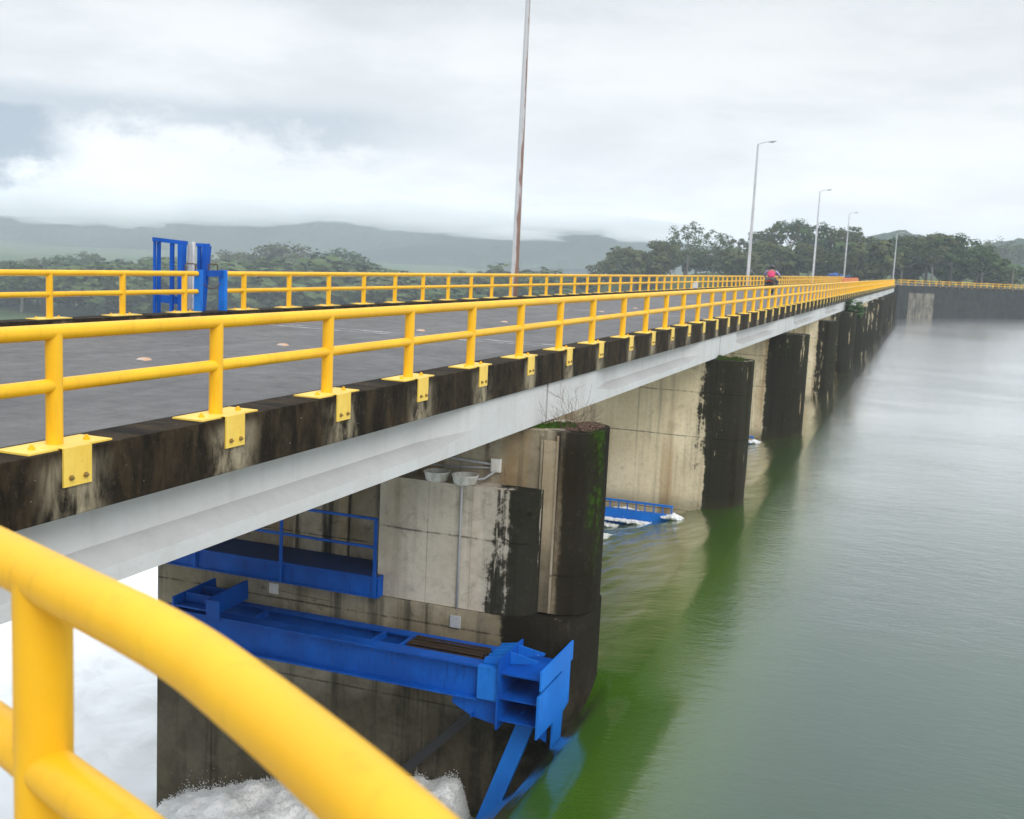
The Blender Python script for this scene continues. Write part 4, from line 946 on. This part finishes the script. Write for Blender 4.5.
bmesh.ops.delete(bm, geom=[v for v in bm.verts if v.co.z < 1.575 or (v.co.y > -.02 and v.co.z < 1.70)], context='VERTS'); obj('helmet', bm, M_helm, rider, True)
bm = bmesh.new(); bmesh.ops.create_icosphere(bm, subdivisions=2, radius=1, matrix=Matrix.Translation((0, -.02, 1.615)) @ Matrix.Diagonal((.018, .03, .022, 1)))
obj('nose', bm, M_skin, rider, True)

# ------------------------------------------------------------------ small things on the deck
M_stud = simple('orange_stud', (0.62, 0.38, 0.24)); M_white = simple('white_paint_metal', (0.75, 0.75, 0.73))
st = None
stud_words = ['nearest', 'second', 'third', 'fourth', 'fifth', 'sixth']
for i, yy in enumerate((13.35, 17.09, 22.82, 28.08, 37.58, 42.3)):
    if st is None:
        st = thing('road_stud', 'x', 'road stud', (-10.67, yy, ROAD), 0, 'road studs on the centre line')
        bm = bmesh.new(); vs0 = [(-.085, -.085), (.085, -.085), (.085, .085), (-.085, .085)]; secs = [[Vector((x, y, .001)) for x, y in vs0], [Vector((x * .6, y * .6, .034)) for x, y in vs0]]; loft(bm, secs); obj('body', bm, M_stud, st)
        bm = bmesh.new(); box(bm, -.05, .05, -.090, -.07, .004, .022); obj('reflector', bm, M_white, st); o = st
    else: o = dup(st, None, (-10.67, yy, ROAD))
    o['label'] = 'orange road stud on the centre line, %s counted from the camera' % stud_words[i]
bm = bmesh.new(); box(bm, -.15, .15, -.16, .16, 0, .40, None, .02); box(bm, -.17, .17, -.18, .18, .401, .44, None, .01)
tag(obj('white_box', bm, M_white, loc=(XFAR + 0.05, far_pt(694.5, 0.2, XFAR), 0.02)), 'small white box on the far kerb before the second lamp post', 'box')
M_orange = simple('orange_barrier_plastic', (0.80, 0.22, 0.04))
def barrier(x, y, label, ln=9.0):
    t = thing('road_barrier', label, 'barrier', (x, y, ROAD), 0, 'orange barriers by the far railing')
    bm = bmesh.new(); loft(bm, [[Vector((px, yy, pz)) for px, pz in ((-.3, 0), (.3, 0), (.16, .3), (.10, .84), (-.10, .84), (-.16, .3))] for yy in (0, ln)]); obj('panel', bm, M_orange, t)
    for k in range(6):
        bm = bmesh.new(); box(bm, -.12, .12, .4 + k * ln / 6, .5 + k * ln / 6, 0.84, 0.92); obj('lug', bm, M_orange, t)
yb = far_pt(844, 0.4, XFAR + 1.0)
barrier(XFAR + 0.9, yb, 'orange barrier at the foot of the fourth lamp post', 14)
barrier(XFAR + 0.9, yb + 16, 'orange barrier just beyond the fourth lamp post, the farther one', 24)
M_tarp = simple('blue_tarpaulin', (0.03, 0.14, 0.50)); bm = bmesh.new()
secs = []
for k, (yy, hh) in enumerate(((0, .9), (1, 1.5), (2.5, 1.35), (4, 1.75), (5.5, 1.5), (6, .8))):
    secs.append([Vector((px * (1 + .05 * k % 3), yy, pz * hh)) for px, pz in ((-1.2, 0), (-1.15, .7), (-.6, 1.0), (.2, 1.05), (1.0, .8), (1.2, 0))])
loft(bm, secs)
pt = at_depth(851, 281, 268); tag(obj('tarpaulin_stack', bm, M_tarp, loc=(pt.x, pt.y, -0.3)), 'low heap under blue tarpaulin at the far end of the bridge', 'tarpaulin heap').rotation_euler = (0, 0, 1.2)

# approach slab beyond the bridge, with the rest of the far railing
bm = bmesh.new(); prism(bm, [(XFACE2 - 3, DECK_END + .01), (XFACE - .01, DECK_END + .01), (-4.0, 204), (-0.8, 213), (36, 279), (26, 300), (XFACE2 - 3, 300)], -9, ROAD - 0.01)
tag(obj('road', bm, M_asph), kind='structure')

# ------------------------------------------------------------------ dam wall running off to the right of the bridge end
WA, WB, WC = Vector((-5.2, 199.5, 0)), Vector((0.3, 211.5, 0)), Vector((44, 290, 0))
def wall_bm(a, b, t, z0, z1):
    d = (b - a).normalized(); n = Vector((-d.y, d.x, 0)); bm = bmesh.new()
    prism(bm, [(a.x, a.y), (b.x, b.y), (b.x + n.x * t, b.y + n.y * t), (a.x + n.x * t, a.y + n.y * t)], z0, z1); return bm
dw = thing('dam_wall', 'long dark concrete dam wall behind the reservoir, running right from the bridge end', 'dam wall')
obj('wall', wall_bm(WB, WC, 2.0, -14, -0.25), M_wall, dw)
obj('coping', wall_bm(WB + Vector((.1, -.12, 0)), WC, 2.2, -0.245, 0.0), M_kerb, dw)
WM = WA + (WB - WA) * 0.30
obj('wall', wall_bm(WA, WM, 3.0, -14, -0.06), M_wall, dw)
bw = obj('dam_block', wall_bm(WM, WB + Vector((.25, -.4, 0)), 3.2, -14, -1.3), M_wallp)
obj('coping', wall_bm(WM, WB + Vector((.2, -.35, 0)), 3.1, -1.295, -0.05), M_wall, dw)
tag(bw, 'pale stained concrete block where the bridge meets the dark dam wall', 'dam block')
d_ = (WB - WA); 
def rail_along(name, pts, step, label, group):
    t = thing(name, label, 'railing', pts[0], 0, group); b0 = Vector(pts[0])
    for a, b in zip(pts, pts[1:]):
        a, b = Vector(a) - b0, Vector(b) - b0
        for nm, z, r_ in (('top_rail', .846, TR), ('mid_rail', .45, .052)):
            bm = bmesh.new(); tube(bm, [a + Vector((0, 0, z)), b + Vector((0, 0, z))], r_, 10); obj(nm, bm, M_yel, t, True)
        n = int((b - a).length / step); base_o = None; ang = math.atan2((b - a).y, (b - a).x) - math.pi / 2
        for i in range(n):
            p = a + (b - a) * ((i + .5) / n)
            if base_o is None:
                base_o = post_proto(t, 1, False); base_o.location = p; base_o.rotation_euler = (0, 0, ang)
            else: dup(base_o, t, p)
    return t
rail_along('guard_railing', [(-5.55, 200.3, 0.0), (0.1, 212.0, 0.0), (44, 290.6, 0.0)], 2.3, 'distant yellow railing along the top of the dark dam wall', 'yellow bridge railings')

# ------------------------------------------------------------------ trees
def crown_mesh(seed, R_, H_, n_clump, leaf, per, flat=1.0, hollow=0.0):
    r = random.Random(seed); bm = bmesh.new(); centers = []
    for i in range(n_clump):
        while True:
            p = Vector((r.uniform(-1, 1), r.uniform(-1, 1), r.uniform(-1, 1)))
            if p.length < 1 and p.length > hollow: break
        cpos = Vector((p.x * R_, p.y * R_, (p.z * 0.5 * flat) * H_)); centers.append(cpos); cr_ = r.uniform(.16, .34) * R_
        for j in range(per):
            d = Vector((r.gauss(0, 1), r.gauss(0, 1), r.gauss(0, 1))).normalized(); q = cpos + Vector((d.x, d.y, d.z * .62)) * cr_ * r.uniform(.55, 1.08)
            s = leaf * r.uniform(.5, 1.25); nrm = (d + Vector((r.uniform(-.7, .7), r.uniform(-.7, .7), r.uniform(-.2, .9)))).normalized(); a, b = frame_of(nrm)
            vs = [bm.verts.new(q + (a * x + b * y) * s) for x, y in ((1, .1), (.25, .55), (-1, .2), (-.3, -.6))]
            bm.faces.new(vs)
    return bm, centers
def tree_proto(kind, seed):
    r = random.Random(seed)
    t = thing('tree', 'x', 'tree')
    if kind == 'broad':   R_, H_, th, n, per, leaf, flat = 6.0, 7.5, 8.0, 46, 60, .42, 1.0
    elif kind == 'tall':  R_, H_, th, n, per, leaf, flat = 4.0, 6.0, 11.5, 30, 55, .36, 1.0
    elif kind == 'umbrella': R_, H_, th, n, per, leaf, flat = 6.8, 3.6, 11.0, 34, 50, .38, 1.0
    elif kind == 'open': R_, H_, th, n, per, leaf, flat = 7.0, 8.5, 10.0, 40, 38, .36, 1.0
    else: R_, H_, th, n, per, leaf, flat = 5.0, 5.0, 3.4, 40, 60, .40, 1.0
    bm, cs = crown_mesh(seed, R_, H_, n, leaf, per, flat, .3 if kind == 'open' else .15)
    cz = th
    for v in bm.verts: v.co.z += cz
    obj('crown', bm, (M_leaf2 if kind in ('open', 'bush') else M_leaf) if seed % 10 != 2 else M_leaf3, t)
    bm = bmesh.new(); tube(bm, [(0, 0, -1.5), (r.uniform(-.2, .2), r.uniform(-.2, .2), th * .4), (r.uniform(-.4, .4), r.uniform(-.4, .4), th)], [.42, .30, .16], 8)
    for c in r.sample(cs, min(12, len(cs))):
        st_ = Vector((0, 0, th * r.uniform(.45, .85))); e_ = c + Vector((0, 0, cz)); m_ = (st_ + e_) / 2 + Vector((0, 0, -.3))
        tube(bm, [st_, m_, e_], [.14, .09, .03], 5, False)
    obj('trunk', bm, M_bark, t, True)
    return t, th + H_ * .5
PR = {}
for kind, seeds in (('broad', (11, 12, 13)), ('tall', (21, 22)), ('umbrella', (31, 32)), ('open', (41, 42)), ('bush', (51, 52, 53))):
    PR[kind] = [[*tree_proto(kind, s), False] for s in seeds]
tr_n = 0
def plant(kind, u, vtop, D, wscale, label, group, gz=None):
    """a tree whose top is seen at (u, vtop) from the bridge, D metres off"""
    global tr_n
    lst = PR[kind]; e = lst[tr_n % len(lst)]; tr_n += 1
    top = at_depth(u, vtop, D); g = terrain_z(top.x, top.y) if gz is None else gz
    hgt = max(3.0, top.z - g)
    if not e[2]: o = e[0]; e[2] = True; o.location = (top.x, top.y, g)
    else: o = dup(e[0], None, (top.x, top.y, g))
    k = hgt / e[1]; o.scale = (k * wscale, k * wscale, k); o.rotation_euler = (0, 0, rnd.uniform(0, 6.28))
    tag(o, label, 'tree', group)
GR, GL = 'trees on the bank beyond the bridge end', 'hazy trees on the downstream bank'
right = [('open', 690, 223, 262, .80, 'tall open-crowned tree with pale trunk, left end of the dark wood'), ('broad', 664, 240, 256, .9, 'broad tree at the left edge of the dark wood'),
 ('open', 716, 231, 270, .9, 'open crowned tree just left of the second lamp post'), ('tall', 738, 238, 275, 1.0, 'slim tree behind the second lamp post'),
 ('broad', 765, 230, 300, .8, 'rounded tree above the motorcyclist'), ('tall', 776, 224, 300, .9, 'tree standing above the wood just right of the second lamp post'),
 ('umbrella', 793, 220, 305, .55, 'highest small flat-topped tree between the second and third lamp posts'), ('tall', 803, 224, 300, .8, 'narrow tree just left of the third lamp post'),
 ('broad', 822, 226, 290, .9, 'dense tree behind the third lamp post'), ('umbrella', 846, 230, 285, .7, 'flat-topped tree at the fourth lamp post'),
 ('tall', 857, 225, 290, .7, 'thin-topped tree right of the fourth lamp post'), ('tall', 868, 236, 280, .8, 'lower slim tree in the dip of the treetops'),
 ('broad', 905, 238, 262, 1.0, 'big dark tree behind the farthest lamp post'), ('broad', 930, 232, 268, 1.15, 'largest dark domed tree right of the farthest lamp post'),
 ('broad', 955, 236, 266, 1.1, 'dark broad tree on the right of the great dome'), ('broad', 980, 250, 262, 1.0, 'rounded tree at the right end of the dark wood'),
 ('bush', 787, 250, 285, 1.0, 'green low tree filling the gap between the second and third lamp posts'), ('bush', 1002, 268, 262, 1.0, 'light green low tree over the dam wall at the right edge')]
for a in right: plant(a[0], a[1], a[2], a[3], a[4], a[5], GR)
for i in range(34):
    u = 628 + i * 11.2 + rnd.uniform(-4, 4); v = 252 + rnd.uniform(-5, 10) - (6 if 720 < u < 960 else 0)
    plant(('broad', 'bush', 'bush', 'tall')[i % 4], u, v, rnd.uniform(252, 300), rnd.uniform(.9, 1.3), 'one of the understorey trees filling the dark wood beyond the bridge end', 'understorey trees of the dark wood')
for i, (u, v) in enumerate(((610, 262), (625, 258), (640, 256), (652, 262))): plant('bush', u, v, 300, 1.1, 'one of the low hazy bushes left of the dark wood', 'low bushes left of the dark wood')
for i, (u, v) in enumerate(((985, 243), (1000, 239), (1016, 242), (1035, 240))): plant('open', u, v, 520, 1.0, 'one of the pale hazy trees far behind the right edge of the wood', 'pale hazy trees on the right', 2)
left_ = [('broad', 8, 256, 'tree'), ('umbrella', 36, 254, 'a'), ('broad', 60, 252, ''), ('broad', 92, 250, ''), ('open', 82, 247, ''), ('broad', 122, 256, ''), ('broad', 148, 255, ''), ('umbrella', 166, 252, ''), ('broad', 190, 258, ''),
 ('umbrella', 232, 247, ''), ('broad', 250, 254, ''), ('umbrella', 283, 240, ''), ('open', 300, 250, ''), ('broad', 318, 252, ''), ('broad', 338, 247, ''), ('broad', 356, 255, ''), ('umbrella', 262, 251, '')]
for k, u, v, _ in left_: plant(k, u, v + 5, 380 + 40 * rnd.random(), 1.1, 'one of the hazy trees standing along the downstream bank behind the far railing', GL)
for i in range(46): plant(('broad', 'bush')[i % 2], -30 + i * 8.6 + rnd.uniform(-4, 4), 266 + rnd.uniform(-5, 12), rnd.uniform(270, 330), 1.3, 'one of the lower hazy trees on the downstream bank behind the far railing', 'lower trees of the downstream bank')
for i in range(26): plant('bush', 366 + i * 10 + rnd.uniform(-5, 5), 283 + rnd.uniform(-8, 8) - (6 if 450 < i * 10 + 366 < 560 else 0), rnd.uniform(260, 420), 1.3, 'one of the misty bushes on the low ground behind the far railing', 'misty bushes on the low ground')
for k in PR:
    for e in PR[k]:
        if not e[2]:
            for ch in list(e[0].children): bpy.data.objects.remove(ch)
            bpy.data.objects.remove(e[0])
# palm at the right edge
pp = at_depth(1014, 262, 250); palm = thing('palm_tree', 'small palm standing out at the right edge above the dam wall', 'palm tree', (pp.x, pp.y, -1)); hp = pp.z + 1
bm = bmesh.new(); tube(bm, [(0, 0, -.5), (.1, .05, hp * .5), (.05, .1, hp - .6)], [.2, .15, .12], 8); obj('trunk', bm, M_bark, palm, True)
bm = bmesh.new(); r = random.Random(9)
for i in range(13):
    a = 6.283 * i / 13 + r.uniform(-.2, .2); prev = None
    for j in range(7):
        t = j / 6; c = Vector((math.cos(a) * 2.3 * t, math.sin(a) * 2.3 * t, hp - .6 + .9 * t - 1.9 * t * t)); s = Vector((-math.sin(a), math.cos(a), 0)) * (.42 * math.sin(math.pi * min(1, t * .9 + .1)))
        row = (bm.verts.new(c - s + Vector((0, 0, -.15))), bm.verts.new(c), bm.verts.new(c + s + Vector((0, 0, -.15))))
        if prev: bm.faces.new((prev[0], row[0], row[1], prev[1])); bm.faces.new((prev[1], row[1], row[2], prev[2]))
        prev = row
obj('crown', bm, M_leaf, palm)
# bush hanging on the fifth pier
bm, cs = crown_mesh(77, 1.0, 1.2, 26, .10, 60); 
for v in bm.verts: v.co.y *= 3.2
bush = thing('hanging_bush', 'dark green bush growing out of the girder joint on the fifth pier', 'bush', (-5.35, YP + 4 * L + 3.2, -1.05))
obj('foliage', bm, M_leaf, bush)
bm = bmesh.new()
for c in cs[:10]: tube(bm, [Vector((-.3, 0, -.1)), Vector((c.x * .5, c.y * 1.6, c.z * .5)), Vector((c.x, c.y * 3.2, c.z))], [.03, .02, .01], 5, False)
obj('stem', bm, M_bark, bush)

# ------------------------------------------------------------------ haze
bm = bmesh.new(); box(bm, -3300, 1700, -320, 3100, -26, 64)
hz = obj('haze', bm, bpy.data.materials.new('haze_air')); hm = hz.data.materials[0]; hm.use_nodes = True; ht = hm.node_tree; ht.nodes.clear()
hv = ht.nodes.new('ShaderNodeVolumePrincipled'); hv.inputs['Color'].default_value = (0.86, 0.94, 1.0, 1); hv.inputs['Density'].default_value = 0.00046; hv.inputs['Anisotropy'].default_value = 0.1
ho = ht.nodes.new('ShaderNodeOutputMaterial'); ht.links.new(hv.outputs[0], ho.inputs['Volume'])
tag(hz, kind='stuff')
